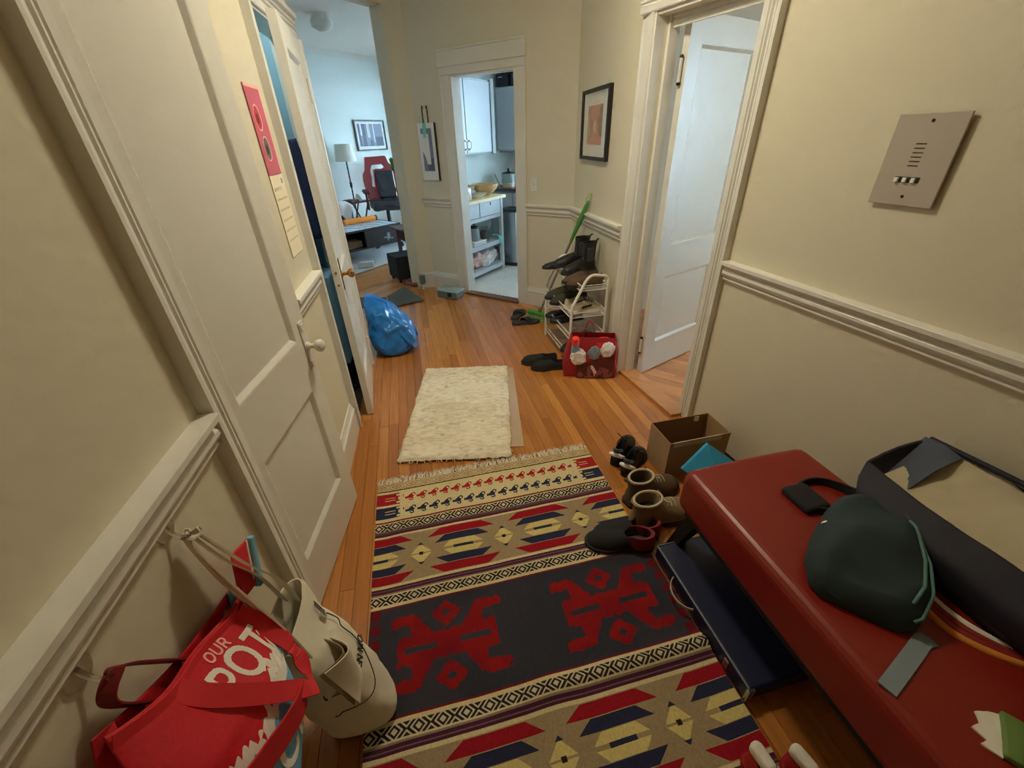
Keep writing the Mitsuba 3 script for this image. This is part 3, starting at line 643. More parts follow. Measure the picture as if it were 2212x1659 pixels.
# ---- shoes
def shoe_upper(L, W, Hh, toe, open0=.02, open1=.45, shaft=0.0, flat=False):
    ts = np.linspace(0, 1, 26)
    w = np.interp(ts, [0, .04, .15, .4, .68, .86, .95, 1], [.30, .55, .68, .70, 1, .86, .6, .18])*W/2
    h = np.interp(ts, [0, .06, .25, .42, .6, .8, .93, 1], [.75*Hh, .98*Hh, Hh, .97*Hh, .72*Hh+.2*toe, toe*1.05, toe*.85, toe*.35])
    a = np.linspace(0, np.pi, 15); rings = []
    for t, ww, hh in zip(ts, w, h):
        rr = [[t*L, ww*math.cos(q)*(1-.12*math.sin(q)), .014+(hh-.014)*math.sin(q)**.75] for q in a]
        rr += [[t*L, -ww*.5, .014], [t*L, ww*.5, .014]]; rings.append(rr)
    u = man(loft(rings))
    if shaft:
        sr = [ell(L*.23+(.0 if i < 2 else -.004*i), 0, z, L*.20*s, W*.33*s, 26) for i, (z, s) in enumerate(((.03, 1.05), (Hh*.7, 1.05), (Hh*1.05, .98), (shaft*.85, 1.0), (shaft, 1.06)))]
        u = u+man(loft(sr))
        cut = [ell(L*.22-.008, 0, z, L*.20*s-.006, W*.33*s-.005, 22) for z, s in ((Hh*.75, .9), (shaft*.86, .98), (shaft+.03, 1.1))]
        return u-man(loft(cut))
    if flat: return u
    c, hl = (open0+open1)/2*L, (open1-open0)/2*L
    cut = [ell(c+dx, 0, z, hl*s, W*.30*s, 22) for z, s, dx in ((Hh*.35, .7, -.004), (Hh*.8, .9, 0), (Hh+.04, 1.08, .004))]
    return u-man(loft(cut))
def sole_mesh(L, W, th, grow=1.04, heel=0.0):
    ts = np.linspace(0, 1, 26); w = np.interp(ts, [0, .04, .15, .4, .68, .86, .95, 1], [.34, .58, .70, .66, 1, .86, .6, .2])*W/2*grow
    x = (ts-.5)*L*grow*.99+L*.5; o = [(a, b) for a, b in zip(x, w)]+[(a, -b) for a, b in zip(x[::-1], w[::-1])]
    m = extr(Polygon(o).buffer(.002), th)
    return cat(m, extr(Polygon(o).buffer(.001).intersection(sbox(-.02, -1, L*.32, 1)), heel, -heel)) if heel else m
def shoe(name, label, cat_, group, loc, ang, L=.27, W=.1, Hh=.085, toe=.05, shaft=0.0, m='black', ms='rubber', sole=.018, lining='darkgrey', laces=None, flat=False, heel=0., extra=None, ry=0.0, rx=0.0):
    k = thing(name, label, cat_, group)
    pose((loc[0], loc[1], loc[2]), rz=ang, rx=rx, ry=ry)
    part(k, 'upper', shoe_upper(L, W, Hh, toe, shaft=shaft, flat=flat), m, smooth=40)
    part(k, 'sole', mv(sole_mesh(L, W, sole, heel=heel), (0, 0, heel)), ms, smooth=30)
    if not flat:
        zz = (Hh*.42 if not shaft else Hh*.80)
        part(k, 'lining', mv(cyl(1, 0, .004, 22), (L*.23, 0, zz), s=(L*.19, W*.27, 1)), lining)
    if laces:
        la = []
        for i in range(4):
            x = L*(.44+.07*i); z = np.interp(x/L, [.42, .6, .8], [.98*Hh, .72*Hh+.2*toe, toe*1.08])+.003; y = W*.20
            la.append(tube(bez((x, -y, z-.012), (x+.006, 0, z+.012), (x, y, z-.012), n=8), .0024, 6))
        la.append(tube(bez((L*.44, 0, Hh+.004), (L*.40, .05, Hh+.05), (L*.54, .045, Hh+.01), (L*.47, 0, Hh), n=12), .0022, 6))
        la.append(tube(bez((L*.44, 0, Hh+.004), (L*.44, -.05, Hh+.04), (L*.58, -.04, Hh-.0), (L*.48, 0, Hh), n=12), .0022, 6))
        part(k, 'lace', cat(*la), laces)
    if extra: extra(k, L, W, Hh, toe)
    unpose(); return k
# ---- slippers by the kitchen door: a low sole with a V strap
def flipflop(label, loc, ang):
    k = thing('flip_flop', label, 'sandal', 'dark sandals by the kitchen door'); pose(loc, rz=ang)
    part(k, 'sole', mv(sole_mesh(.25, .1, .022), (0, 0, .001)), 'darkgrey')
    part(k, 'strap', cat(strap(bez((.10, .045, .018), (.11, .04, .06), (.15, .0, .065), (.16, -.045, .018), n=14), (.9, .3, 0), .055, .006)), 'black')
    unpose()
flipflop('dark sandal lying turned towards the kitchen doorway', (.83, 3.60, 0), .95)
flipflop('dark sandal lying sideways nearer the shoe rack', (.80, 3.50, 0), -.02)
# ---- black clogs on the floor
for lb, lc, an in (('black rubber clog beside the red shopping bag, the rear one of its pair', (.955, 2.70, 0), math.pi-.12), ('black rubber clog beside the red shopping bag, the front one of its pair', (1.0, 2.58, 0), math.pi-.18)):
    shoe('clog', lb, 'clog', 'pair of black rubber clogs', lc, an, .27, .105, .075, .062, m='blackmatte', lining='black')
# ---- broom
bk = thing('broom', 'green broom with a grey handle standing in the corner behind the shoe rack', 'broom')
hA, hB = np.array([1.065, 3.53, .075]), np.array([1.352, 3.20, 1.06]); hd_ = (hB-hA)/np.linalg.norm(hB-hA)
part(bk, 'handle', tube([hA, hA+hd_*.84], .0095, 12), 'grey', 'thin grey handle', smooth=True)
part(bk, 'grip', tube(spline([hA+hd_*.72, hA+hd_*.78, hA+hd_*.88, hA+hd_*.97, hB], 6), np.interp(np.arange(25), [0, 6, 14, 20, 24], [.010, .013, .021, .019, .010]), 14), 'green', 'flared green grip', smooth=True)
part(bk, 'hanging_loop', tube(spline([hB-hd_*.03, hB+[.012, -.004, .02], hB+hd_*.05+[0, 0, .012], hB+[-.016, .006, .02], hB-hd_*.03], 6), .004, 8), 'greenlight', smooth=True)
frame((1.065, 3.53, 0), (.62, -.78, 0), (.78, .62, 0), (0, 0, 1))
part(bk, 'head', cat(rbox(-.13, .13, -.025, .025, .05, .085, .012), mv(cyl(.016, 0, .05, 14), (0, 0, .07), ry=.1)), 'green', 'green broom head', smooth=40)
br = []
R1 = np.random.default_rng(5)
for i in range(150):
    x, y = R1.uniform(-.125, .125), R1.uniform(-.02, .02); br.append(tube([(x, y, .055), (x*1.12+R1.normal(0, .004), y*1.6-.012, .003)], .0019, 4))
part(bk, 'bristle', cat(*br), 'greenlight', 'pale green bristles', smooth=False, kind='stuff')
unpose()
# ---- shoe rack
rk = thing('shoe_rack', 'white wire shoe rack with four tiers standing in the corner by the right doorway', 'shoe rack')
X0, X1, Y0, Y1 = 1.02, 1.275, 2.60, 3.19
for y in (Y0, Y1):
    P = spline([(X0, y, .008), (X0, y, .43)], 3); 
    P = np.vstack([[(X0, y, 0.004)], [(X0, y, .42)], bez((X0, y, .42), (X0, y, .46), (X0+.03, y, .51), n=5), [(X0+.09, y, .63)], bez((X0+.09, y, .63), (X0+.115, y, .672), (X0+.15, y, .675), n=5), [(X1-.03, y, .665)], bez((X1-.03, y, .665), (X1, y, .663), (X1+.004, y, .63), n=5), [(X1+.008, y, .004)]])
    part(rk, 'side_frame', tube(P, .0105, 10), 'wirewhite', smooth=50)
for z, xa in ((.05, X0), (.21, X0), (.378, X0), (.57, X0+.062)):
    w = []
    for (a, b, dz, r) in ((xa, xa, 0, .003), (xa, xa, .04, .003), (X1, X1, 0, .003), (X1, X1, .04, .003)): w.append(tube([(a, Y0, z+dz), (b, Y1, z+dz)], r*1.25, 6))
    for y in (Y0, Y1):
        for dz in (0, .036): w.append(tube([(xa, y, z+dz), (X1, y, z+dz)], .003, 6))
    part(rk, 'tier_rim', cat(*w), 'wirewhite', smooth=True)
    w = []
    for y in np.arange(Y0+.022, Y1-.01, .0225): w.append(tube([(xa, y, z+.04), (xa, y, z), (X1, y, z), (X1, y, z+.04)], .0022, 5))
    part(rk, 'tier_wires', cat(*w), 'wirewhite', smooth=True)
# ---- shoes on the rack (each tier); toes towards the hall
toes = math.pi
for i, (y, dz, a) in enumerate(((2.90, 0, .10), (3.02, .012, -.12))):
    shoe('ankle_boot', 'black ankle boot on top of the shoe rack, the %s of its pair' % ('nearer' if i == 0 else 'farther'), 'boot', 'black ankle boots on the rack', (1.300, y, .628+dz), toes+.16+a, .285, .1, .10, .06, shaft=.205, m='black', ms='rubber',
         extra=lambda k, L, W, Hh, t: (part(k, 'pull_loop', strap(bez((L*.03, 0, .18), (L*-.05, 0, .225), (L*-.10, .0, .215), n=8), (0, 1, 0), .016, .004), 'black'),
                                         part(k, 'elastic_panel', cat(mv(rbox(L*.15, L*.32, W*.30, W*.345, .07, .17, .006, 8), (0, 0, 0)), mv(rbox(L*.15, L*.32, -W*.345, -W*.30, .07, .17, .006, 8))), 'darkgrey')))
shoe('dress_shoe', 'narrow black leather shoe with a buckle lying beside the black ankle boots', 'shoe', None, (1.245, 3.12, .61), toes+.1, .285, .085, .06, .04, m='black',
     extra=lambda k, L, W, Hh, t: part(k, 'buckle', box(L*.60, L*.66, -W*.3, W*.3, t*1.18, t*1.3, .002), 'chrome'))
for i, y in enumerate((2.70, 2.80)):
    shoe('brown_shoe', 'brown suede shoe on the top tier of the rack, the %s of its pair' % ('nearer' if i == 0 else 'farther'), 'shoe', 'brown suede shoes on the rack', (1.29, y, .576), toes-.05+.08*i, .27, .1, .085, .055, m='brown', ms='black', laces='darkgrey', ry=0)
for i, y in enumerate((2.93, 3.06)):
    shoe('olive_shoe', 'dark olive canvas shoe on the second tier of the rack, the %s of its pair' % ('nearer' if i == 0 else 'farther'), 'shoe', 'dark olive shoes on the rack', (1.265, y, .387), toes+.1, .30, .105, .09, .06, m='olive', ms='black', laces='lace')
for i, y in enumerate((2.68, 2.785)):
    shoe('sneaker', 'pale beige sneaker on the second tier of the rack, the %s of its pair' % ('nearer' if i == 0 else 'farther'), 'sneaker', 'pale beige sneakers on the rack', (1.04, y, .384), .10+.06*i, .255, .1, .085, .055, m='sneakerbeige', ms='whitefab', sole=.026, laces='black',
         extra=lambda k, L, W, Hh, t: part(k, 'side_stripe', cat(mv(box(L*.30, L*.62, W*.40, W*.425, .03, .042), ry=-.14), mv(box(L*.30, L*.62, -W*.425, -W*.40, .03, .042), ry=-.14)), 'blackmatte'))
for i, y in enumerate((2.95, 3.07)):
    shoe('flat_shoe', 'flat black slipper on the third tier of the rack, the %s one' % ('nearer' if i == 0 else 'farther'), 'slipper', 'black slippers on the third tier', (1.25, y, .222), toes+.06, .27, .1, .05, .04, m='black')
shoe('small_boot', 'small black shoe on the bottom tier of the rack behind the red bag', 'shoe', None, (1.25, 2.74, .062), toes+.05, .25, .1, .10, .06, shaft=.13, m='black')
# ---- red patterned shopping bag
rb = thing('shopping_bag', 'red patterned shopping bag with bottles standing on the floor in front of the shoe rack', 'bag')
o = np.array([.925, 2.455, 0]); e1 = np.array([.34, -.125, 0]); L1 = np.linalg.norm(e1); e1 /= L1; e2 = np.array([-e1[1], e1[0], 0])
frame(o, e1, e2, (0, 0, 1))
def quadring(x0, x1, y0, y1, z, n=12, bul=0.0):
    c = [(x0, y0), (x1, y0), (x1, y1), (x0, y1)]; r = []
    for i in range(4):
        a, b = np.array(c[i]), np.array(c[(i+1) % 4]); nn = np.array([(b-a)[1], -(b-a)[0]]); nn = nn/np.linalg.norm(nn)
        for t in np.arange(n)/n: r.append([*(a+(b-a)*t+nn*bul*math.sin(math.pi*t)), z])
    return np.array(r)
def open_bag(levels, th=.004, amp=.006, freq=9, seed=1):
    """levels: rings bottom to top; a thin shell open at the top."""
    out = [r.copy() for r in levels]; inn = [(r-r.mean(0))*[1-th/ max(.02, np.abs(r[:, 0]-r[:, 0].mean()).max()), 1-th/max(.02, np.abs(r[:, 1]-r[:, 1].mean()).max()), 1]+r.mean(0) for r in levels]
    inn[0] = inn[0]+[0, 0, th]
    m = loft(out+inn[::-1], True, True); m = m.subdivide()
    v = m.vertices; z0 = levels[0][:, 2].min(); w = np.clip((v[:, 2]-z0)/.04, 0, 1)[:, None]
    m.vertices = v+w*np.stack([vfbm(v*freq+i*5.1, 3, seed+i)-.5 for i in range(3)], -1)*2*amp; return m
lv = [quadring(0, L1, .0, .12, .003, bul=.0), quadring(-.005, L1, -.004, .126, .08, bul=.012), quadring(.01, L1-.01, .0, .12, .17, bul=.012), quadring(.03, L1-.012, .006, .112, .25, bul=.006), quadring(.045, L1-.015, .012, .105, .305, bul=.0)]
part(rb, 'body', open_bag(lv, amp=.006, freq=14), 'bagred', smooth=45)
# printed lower front: patches of darker flowers on a slightly raised panel
fp = lambda u, v, h: np.array([.006+u*(L1-.02), -.011-h-.008*math.sin(math.pi*min(1, max(0, u)))+.012*max(0, v-.5), .006+v*.30])
GP = [[fp(u, v, .0) for v in np.linspace(0, .58, 8)] for u in np.linspace(.24, .98, 12)]
for j in range(12): GP[j][7] = fp(np.linspace(.24, .98, 12)[j], .30+.26*j/11, 0)
GP = [[fp(u, v*(.34+.26*(u-.24)/.74), .0) for v in np.linspace(0, 1, 8)] for u in np.linspace(.24, .98, 12)]
part(rb, 'print_panel', sheet(GP, .002), 'bagmaroon', 'dark maroon flowered panel', smooth=True)
R2 = np.random.default_rng(8); bl = []
for i in range(34):
    u, v, s = R2.uniform(.28, .95), R2.uniform(.02, .30), R2.uniform(.010, .026)
    q = np.array([fp(u+s*math.cos(t)*R2.uniform(.4, 1.1)/L1, v+s*math.sin(t)*R2.uniform(.5, 1.3)/.3, .0035) for t in np.arange(8)*math.pi/4])
    bl.append(loft([q, q+[0, -.0012, 0]]))
part(rb, 'print_blossom', cat(*bl), 'mottle', 'pinkish blossom print', smooth=False, kind='stuff')
part(rb, 'handle', strap(bez((.13, .10, .27), (.14, .10, .43), (.20, .10, .43), (.205, .10, .27), n=22), (0, 1, 0), .036, .004), 'strapbrown', 'red-brown upright handle')
part(rb, 'handle', strap(spline([(.16, -.004, .13), (.19, -.02, .10), (.215, -.022, .06), (.225, -.02, .02)], 8), (.9, 0, .4), .022, .003), 'plasticpink', 'pink loose strap')
unpose()
def inbag(fn): frame(o, e1, e2, (0, 0, 1)); fn(); unpose()
def _b1():
    k = thing('bottle', 'squeeze bottle with an orange-red cap sticking out of the red shopping bag', 'bottle')
    part(k, 'body', mv(lathe([(0, 0), (.026, 0), (.028, .02), (.027, .10), (.02, .125), (0, .125)], 24), (.072, .012, .155), rx=.25), 'bottleblue', 'pale blue body')
    part(k, 'cap', mv(lathe([(0, 0), (.026, 0), (.027, .03), (.023, .05), (0, .053)], 24), (.072, -.021, .272), rx=.25), 'bottlered', 'orange-red cap')
inbag(_b1)
def crinkle(c, r, seed, amp=.30):
    m = trimesh.creation.icosphere(3, 1.0); v = m.vertices
    m.vertices = v*(1+amp*(vfbm(v*2.2+seed, 3, seed)-.5)[:, None]*2)+(np.abs(vnoise(v*6+seed, seed)-.5)[:, None]-.25)*v*.35
    m.vertices = m.vertices*np.array(r)+np.array(c); return m
for c, r, mm_, lb in (((.097, -.016, .168), (.055, .020, .066), 'plasticwhite', 'crumpled white plastic pack hanging out of the red bag below the bottle'), ((.205, -.012, .198), (.044, .018, .052), 'slate', 'grey-blue plastic pack in the middle of the red bag opening'), ((.293, -.010, .225), (.048, .020, .056), 'plasticwhite', 'white crumpled pack at the right end of the red bag')):
    inbag(lambda: single('plastic_pack', crinkle(c, r, int(c[0]*1000)), mm_, lb, 'packaging', smooth=20))
inbag(lambda: single('cloth', wobble(loft([ell(.24, .03, .2, .08, .04, 20), ell(.25, .03, .27, .07, .03, 20), ell(.27, .03, .302, .03, .012, 20)]), .010, 24, 24), 'redfab2', 'bright red crumpled cloth inside the red shopping bag', 'cloth'))
# ---- black trainers with white heel stripes
for i, lc in enumerate(((.880, 1.400, 0), (.866, 1.489, 0))):
    shoe('trainer', 'black trainer with a white heel stripe beside the cardboard box, the %s of its pair' % ('nearer' if i == 0 else 'farther'), 'sneaker', 'black trainers by the cardboard box', lc, .74+.05*i, .235 if i == 0 else .25, .088, .098, .055, m='black', ms='blackmatte', sole=.026, laces='lace',
         extra=lambda k, L, W, Hh, t: (part(k, 'heel_stripe', tube(spline([(L*.17, W*.42, .040), (L*.02, W*.33, .068), (-L*.022, 0, .078), (L*.02, -W*.33, .068), (L*.17, -W*.42, .040)], 6), np.interp(np.arange(25), [0, 4, 12, 20, 24], [.002, .009, .0135, .009, .002]), 10), 'whitegloss', 'white crescent stripe', smooth=True),
                                         part(k, 'pull_tab', strap(bez((L*.015, 0, Hh*.8), (-L*.05, 0, Hh*1.15), (-L*.10, 0, Hh*1.35), n=8), (0, 1, 0), .026, .005), 'black')))
# ---- cardboard box
cb = thing('cardboard_box', 'open brown cardboard box against the right wall beyond the bench', 'box')
x0, x1, y0, y1, hh = 1.056, 1.385, 1.335, 1.512, .223
th = .004
part(cb, 'side_panel', box(x0, x0+th, y0, y1, .002, hh), 'cardboard', smooth=False); part(cb, 'side_panel', box(x1-th, x1, y0, y1, .002, hh), 'cardboard', smooth=False)
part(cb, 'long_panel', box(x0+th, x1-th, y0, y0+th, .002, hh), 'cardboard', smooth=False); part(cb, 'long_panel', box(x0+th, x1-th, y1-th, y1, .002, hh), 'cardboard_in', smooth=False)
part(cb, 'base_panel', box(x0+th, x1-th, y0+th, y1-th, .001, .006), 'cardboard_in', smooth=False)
part(cb, 'tape', cat(box(x0+.02, x1-.05, y0-.0008, y0, hh-.028, hh-.002), box(x0+.02, x1-.05, y0-.0008, y0+.004, hh, hh+.0008)), 'beige', 'strip of clear tape', smooth=False)
part(cb, 'torn_flap', mv(box(-.001, .001, -.012, .012, 0, .03), (x1-.07, y1-.006, hh-.035), rz=1.4), 'whitepaper', smooth=False)
# ---- cyan carton leaning between the box and the bench
ck = thing('carton', 'flat cyan carton with a white emblem leaning between the cardboard box and the red bench', 'carton')
P = [np.array(q) for q in ((1.20, 1.262, .252), (1.075, 1.243, .142), (1.20, 1.10, .060), (1.34, 1.18, .150))]
def quadplate(P, th):
    P = np.array(P); n = np.cross(P[1]-P[0], P[3]-P[0]); n /= np.linalg.norm(n); n = n*np.sign(n[2]); return hull(np.vstack([P, P-n*th])), n
mm, cn = quadplate(P, .022)
if cn[2] < 0: cn = -cn
part(ck, 'body', mm, 'cyan', smooth=False)
def cquad(a0, a1, b0, b1, h):
    f = lambda a, b: P[0]+(P[3]-P[0])*a+(P[1]-P[0])*b
    return np.array([f(a0, b0)+cn*h, f(a1, b0)+cn*h, f(a1, b1)+cn*h, f(a0, b1)+cn*h])
def cpl(a0, a1, b0, b1): 
    q = cquad(a0, a1, b0, b1, .0012); return hull(np.vstack([q, q-cn*.0012]))
part(ck, 'label_print', cpl(.25, .62, .48, .60), 'whitepaper', 'white printed bar', smooth=False)
part(ck, 'label_print', cpl(.38, .48, .505, .575), 'slate', smooth=False)
cf = lambda a, b: P[0]+(P[3]-P[0])*a+(P[1]-P[0])*b+cn*.001
part(ck, 'line_print', tube([cf(*q) for q in ((.25, .48), (.22, .26), (.30, .18), (.42, .22), (.47, .12), (.60, .20), (.66, .42), (.62, .48))], .0011, 5), 'whitepaper', smooth=True)
# ---- brown ankle boots and red-black clogs
for i, (lc, an, L) in enumerate((((.752, 1.098, .008), .10, .315), ((.80, 1.228, 0), .22, .30))):
    shoe('suede_boot', 'brown suede ankle boot with an open shaft, %s of its pair beside the bench' % ('the nearer' if i == 0 else 'the farther'), 'boot', 'brown suede boots by the bench', lc, an, L, .125, .115, .07, shaft=.15, m='brownlight' if i == 0 else 'brown', ms='black', lining='blackmatte', laces='beige',
         extra=lambda k, L, W, Hh, t: (part(k, 'collar', tube(ell(L*.22, 0, .149, L*.205, W*.345, 30), .0055, 8, True), 'beige', 'pale cuff edge', smooth=True),
                                         part(k, 'pull_tab', strap(bez((L*.02, 0, .12), (-L*.03, 0, .16), (-L*.10, 0, .165), n=8), (0, 1, 0), .018, .004), 'black')))
def redheel(k, L, W, Hh, t):
    m = man(loft([ell(L*.20, 0, z, L*.24*s, W*.37*s, 30) for z, s in ((.012, 1.0), (.04, 1.03), (Hh*.85, .96), (Hh*1.02, .90))]))-man(loft([ell(L*.24, 0, z, L*.20, W*.29, 30) for z in (.03, Hh*1.2)]))
    part(k, 'heel_cover', m, 'darkred', 'dark red felt heel', smooth=40)
for i, (lc, an) in enumerate((((.790, .985, .012), math.pi-.33), ((.845, 1.035, .012), math.pi-.22))):
    shoe('felt_clog', 'black and dark red clog lying partly on the rug, the %s of its pair' % ('nearer' if i == 0 else 'farther'), 'clog', 'black and red clogs by the bench', lc, an, .27, .108, .078, .058, m='blackmatte', ms='rubber', lining='darkgrey', extra=redheel)
# ---- blue case under the bench
bc = thing('blue_case', 'flat dark blue case with a pale handle lying half under the red bench', 'case')
part(bc, 'shell', rbox(.778, 1.10, .415, .940, .010, .074, .010), 'navy', smooth=40)
part(bc, 'binding_strip', cat(tube([(.781, .42, .073), (.781, .936, .073)], .0022, 6), tube([(.784, .938, .073), (1.08, .938, .073)], .002, 6)), 'slate', 'worn pale edge', smooth=True)
part(bc, 'handle', strap(bez((.786, .815, .05), (.722, .79, .055), (.722, .70, .05), (.782, .685, .045), n=18), (0, 0, 1), .010, .004), 'plate', 'pale plastic handle')
part(bc, 'corner_guard', box(.774, .80, .412, .425, .012, .072, .003), 'steel')
part(bc, 'clasp', box(.774, .782, .50, .52, .02, .06, .002), 'steel')
# ---- bench
bn = thing('bench', 'long red leather padded bench with black legs along the right wall', 'bench')
def cushion():
    m = tm(rbox(.822, 1.325, -.40, .950, .290, .466, .036, 20)).subdivide_to_size(.05)
    v = m.vertices; t = np.clip((v[:, 2]-.44)/.02, 0, 1); m.vertices[:, 2] += t*.008*(1-((v[:, 0]-1.073)/.26)**2)
    return m
part(bn, 'cushion', cushion(), 'leather', 'red leather cushion', smooth=60)
part(bn, 'under_frame', box(.85, 1.30, -.37, .92, .25, .295, .004), 'blackmatte')
for (x, y, o) in ((.885, .885, .085), (1.26, .885, .085), (.885, -.32, -.05), (1.26, -.32, -.05)):
    part(bn, 'leg', hull([(x+a*.028, y+b*.028, .252) for a in (-1, 1) for b in (-1, 1)]+[(x-.01+a*.018, y+o+b*.018, .001) for a in (-1, 1) for b in (-1, 1)]), 'black', smooth=False)
# ---- on the bench
tp = thing('daypack', 'small dark teal fabric bag slouched on the red bench, with a tiny pale logo', 'bag')
pT, pB = np.array([1.245, .645]), np.array([.925, .375]); pa = (pB-pT)/np.linalg.norm(pB-pT); pp = np.array([-pa[1], pa[0]]); PL = np.linalg.norm(pB-pT)
_s = [0, .06, .2, .4, .62, .82, .95, 1.0]
pw = lambda s: np.interp(s, _s, [.030, .050, .076, .102, .120, .124, .108, .078]); ph = lambda s: np.interp(s, _s, [.040, .066, .100, .128, .130, .105, .070, .035])
def pack(s, q, h=0.0):                            # s along the pack, q around the section: 0 right edge, pi/2 top, pi left edge
    c, n = math.cos(q), math.sin(q); w, t = pw(s), ph(s)
    a = w*np.sign(c)*abs(c)**.62; z = .471+t*(.34+.66*np.sign(n)*abs(n)**.62) if n >= 0 else .471+t*.34*(1-abs(n)**.45)
    z = max(z, .4695); p = pT+pa*PL*s+pp*(-a)
    f = .020*(vfbm(np.array([[s*4.1, q*1.7, 1.3]]), 3, 4)[0]-.5)+.007*math.sin(13*s+4*q)*max(0, n)
    return np.array([p[0]+f*.3, p[1]+f*.3, max(.4695, z+(f+h)*max(.0, n+.15))])-np.array([pp[0], pp[1], 0])*h*c*.8
RG = [[pack(s, q) for q in np.linspace(0, 2*np.pi, 56, endpoint=False)] for s in np.linspace(0, 1, 40)]
part(tp, 'body', loft(RG), 'teal', smooth=50)
part(tp, 'piping', tube([pack(s, math.pi-1.05+.25*math.sin(3*s), .004) for s in np.linspace(.06, .93, 40)], .0040, 8), 'tealpipe', 'pale green piping', smooth=True)
part(tp, 'piping', tube([pack(s, math.pi-.42-.2*math.sin(3*s), .004) for s in np.linspace(.10, .97, 40)], .0038, 8), 'tealpipe', 'pale green piping', smooth=True)
def onpack(x, y, h): return pack(.62-y*2.1, .50+x*6.5, .0015+h)
part(tp, 'logo', drape(extr(Polygon([(0, 0), (.010, .005), (.020, .004), (.030, .012), (.020, .016), (.006, .014), (-.004, .008)]), .0012), onpack, .008), 'cream', 'small pale leaping animal logo', smooth=False)
part(tp, 'shoulder_strap', strap(spline([(1.25, .635, .505), (1.262, .69, .485), (1.215, .755, .480), (1.15, .768, .478), (1.08, .735, .478), (1.065, .685, .478), (1.12, .645, .482), (1.205, .615, .50)], 8), (.15, .1, 1), .034, .006), 'blackmatte', 'looped black strap')
part(tp, 'strap_pad', wobble(rbox(1.055, 1.145, .655, .765, .469, .498, .013), .006, 22, 6), 'blackmatte', smooth=50)
part(tp, 'zip_pull', mv(rbox(-.006, .006, -.003, .003, 0, .018, .003, 8), (1.215, .585, .548)), 'whitegloss')

# big dark tote with a pale cloth inside, leaning on the wall
pt = thing('tote_bag', 'big dark purple-navy bag on the bench against the wall, its pale lining showing', 'bag')
B = lambda x, y, z: np.array([x, y, z])
# outer rings run bottom to rim; the bag lies on its back against the wall, mouth up
rg = []
for z, x0_, x1_, y0_, y1_ in ((.469, 1.19, 1.36, .18, .56), (.52, 1.165, 1.42, .17, .60), (.58, 1.175, 1.45, .17, .64), (.625, 1.20, 1.455, .172, .665), (.668, 1.24, 1.458, .175, .685)):
    rg.append(quadring(x0_, x1_, y0_, y1_, z, 14, .012))
sh = open_bag(rg, .006, .008, 8, 31)
v = sh.vertices
sh.vertices[:, 2] -= np.clip((v[:, 2]-.56)/.1, 0, 1)*np.clip((1.44-v[:, 0])/.24, 0, 1)*.055
sh.vertices[:, 0] = np.minimum(sh.vertices[:, 0], 1.565-.0654*(sh.vertices[:, 1]-.3)-.012)
part(pt, 'shell', sh, 'purple', smooth=45)
part(pt, 'rim_tape', tube(spline([(1.450, .68, .672), (1.458, .45, .684), (1.468, .28, .686), (1.472, .18, .684)], 10), .0085, 8), 'purple', smooth=True)
gx = np.linspace(0, 1, 26)
G = [[B(1.20+.245*t+.02*math.sin(4*s), .655-.47*s, .575+.085*t**1.3+.022*(vfbm(np.array([[s*6, t*4, 1.]]), 3, 3)[0]-.5)-.015*math.sin(math.pi*t)) for t in gx] for s in np.linspace(0, 1, 40)]
part(pt, 'lining', sheet(G, .006), 'beige', 'pale beige cloth lining', smooth=60)
G = [[B(1.245+.20*t, .690-.10*s, .560+.115*t-.03*s*(1-s)+.01*math.sin(6*t+4*s)) for t in np.linspace(0, 1, 12)] for s in np.linspace(0, 1, 10)]
part(pt, 'side_gusset', sheet(G, .005), 'coat2', 'grey-violet side gusset', smooth=60)
part(pt, 'sheen_patch', wobble(loft([ell(1.175, .50, .53, .012, .03, 20), ell(1.185, .505, .56, .016, .035, 20), ell(1.205, .51, .59, .012, .02, 20)]), .004, 20, 2), 'purple2', 'violet satin fold', smooth=50)
# coloured strap under it
sk = thing('striped_scarf', 'orange, red and white striped band curving out from under the dark bag', 'scarf')
for i, (off, mm_) in enumerate(((0, 'whitefab'), (.015, 'liningred'), (.030, 'liningred'), (.045, 'stripe'))):
    part(sk, 'stripe', tube(spline([(1.150-off*.7, .40-off*.2, .474), (1.140-off, .345, .474), (1.150-off*1.2, .285, .474), (1.185-off*1.1, .225, .474), (1.24-off*.8, .17, .474), (1.29-off*.6, .13, .474)], 8), .0092, 8), mm_, smooth=True)
single('strap', strap(spline([(.842, .233, .470), (.90, .252, .4745), (.97, .275, .4755), (1.01, .288, .476), (1.035, .286, .472)], 8), (-.5, 1, 0), .034, .005), 'slate', 'flat grey-blue strap end lying across the red bench', 'strap', smooth=40)
wk = thing('wrapper', 'torn white and green wrapper on the red bench at the right edge', 'wrapper')
frame((.975, .118, .4725), (.72, .50, 0), (-.5, .72, 0), (0, 0, 1))
part(wk, 'torn_end', wobble(mv(extr(Polygon([(-.055, .0), (-.05, .035), (-.035, .024), (-.02, .048), (0, .034), (.02, .042), (.04, .02), (.05, .0)]), .004), (0, 0, 0)).subdivide_to_size(.012), .003, 40, 1), 'whitefab', 'white torn end', smooth=40)
part(wk, 'sleeve', wobble(tm(rbox(-.055, .055, -.15, .002, -.001, .014, .005)).subdivide_to_size(.02), .003, 30, 2), 'packgreen', 'green sleeve', smooth=40)
unpose()
jk = single('folded_jacket', wobble(tm(rbox(1.07, 1.31, -.25, .155, .474, .535, .028)).subdivide_to_size(.02), .022, 9, 12, (1, 1, .4)), 'brown', 'folded brown garment on the bench at the right edge of the photo', 'jacket', smooth=60)
sk2 = []
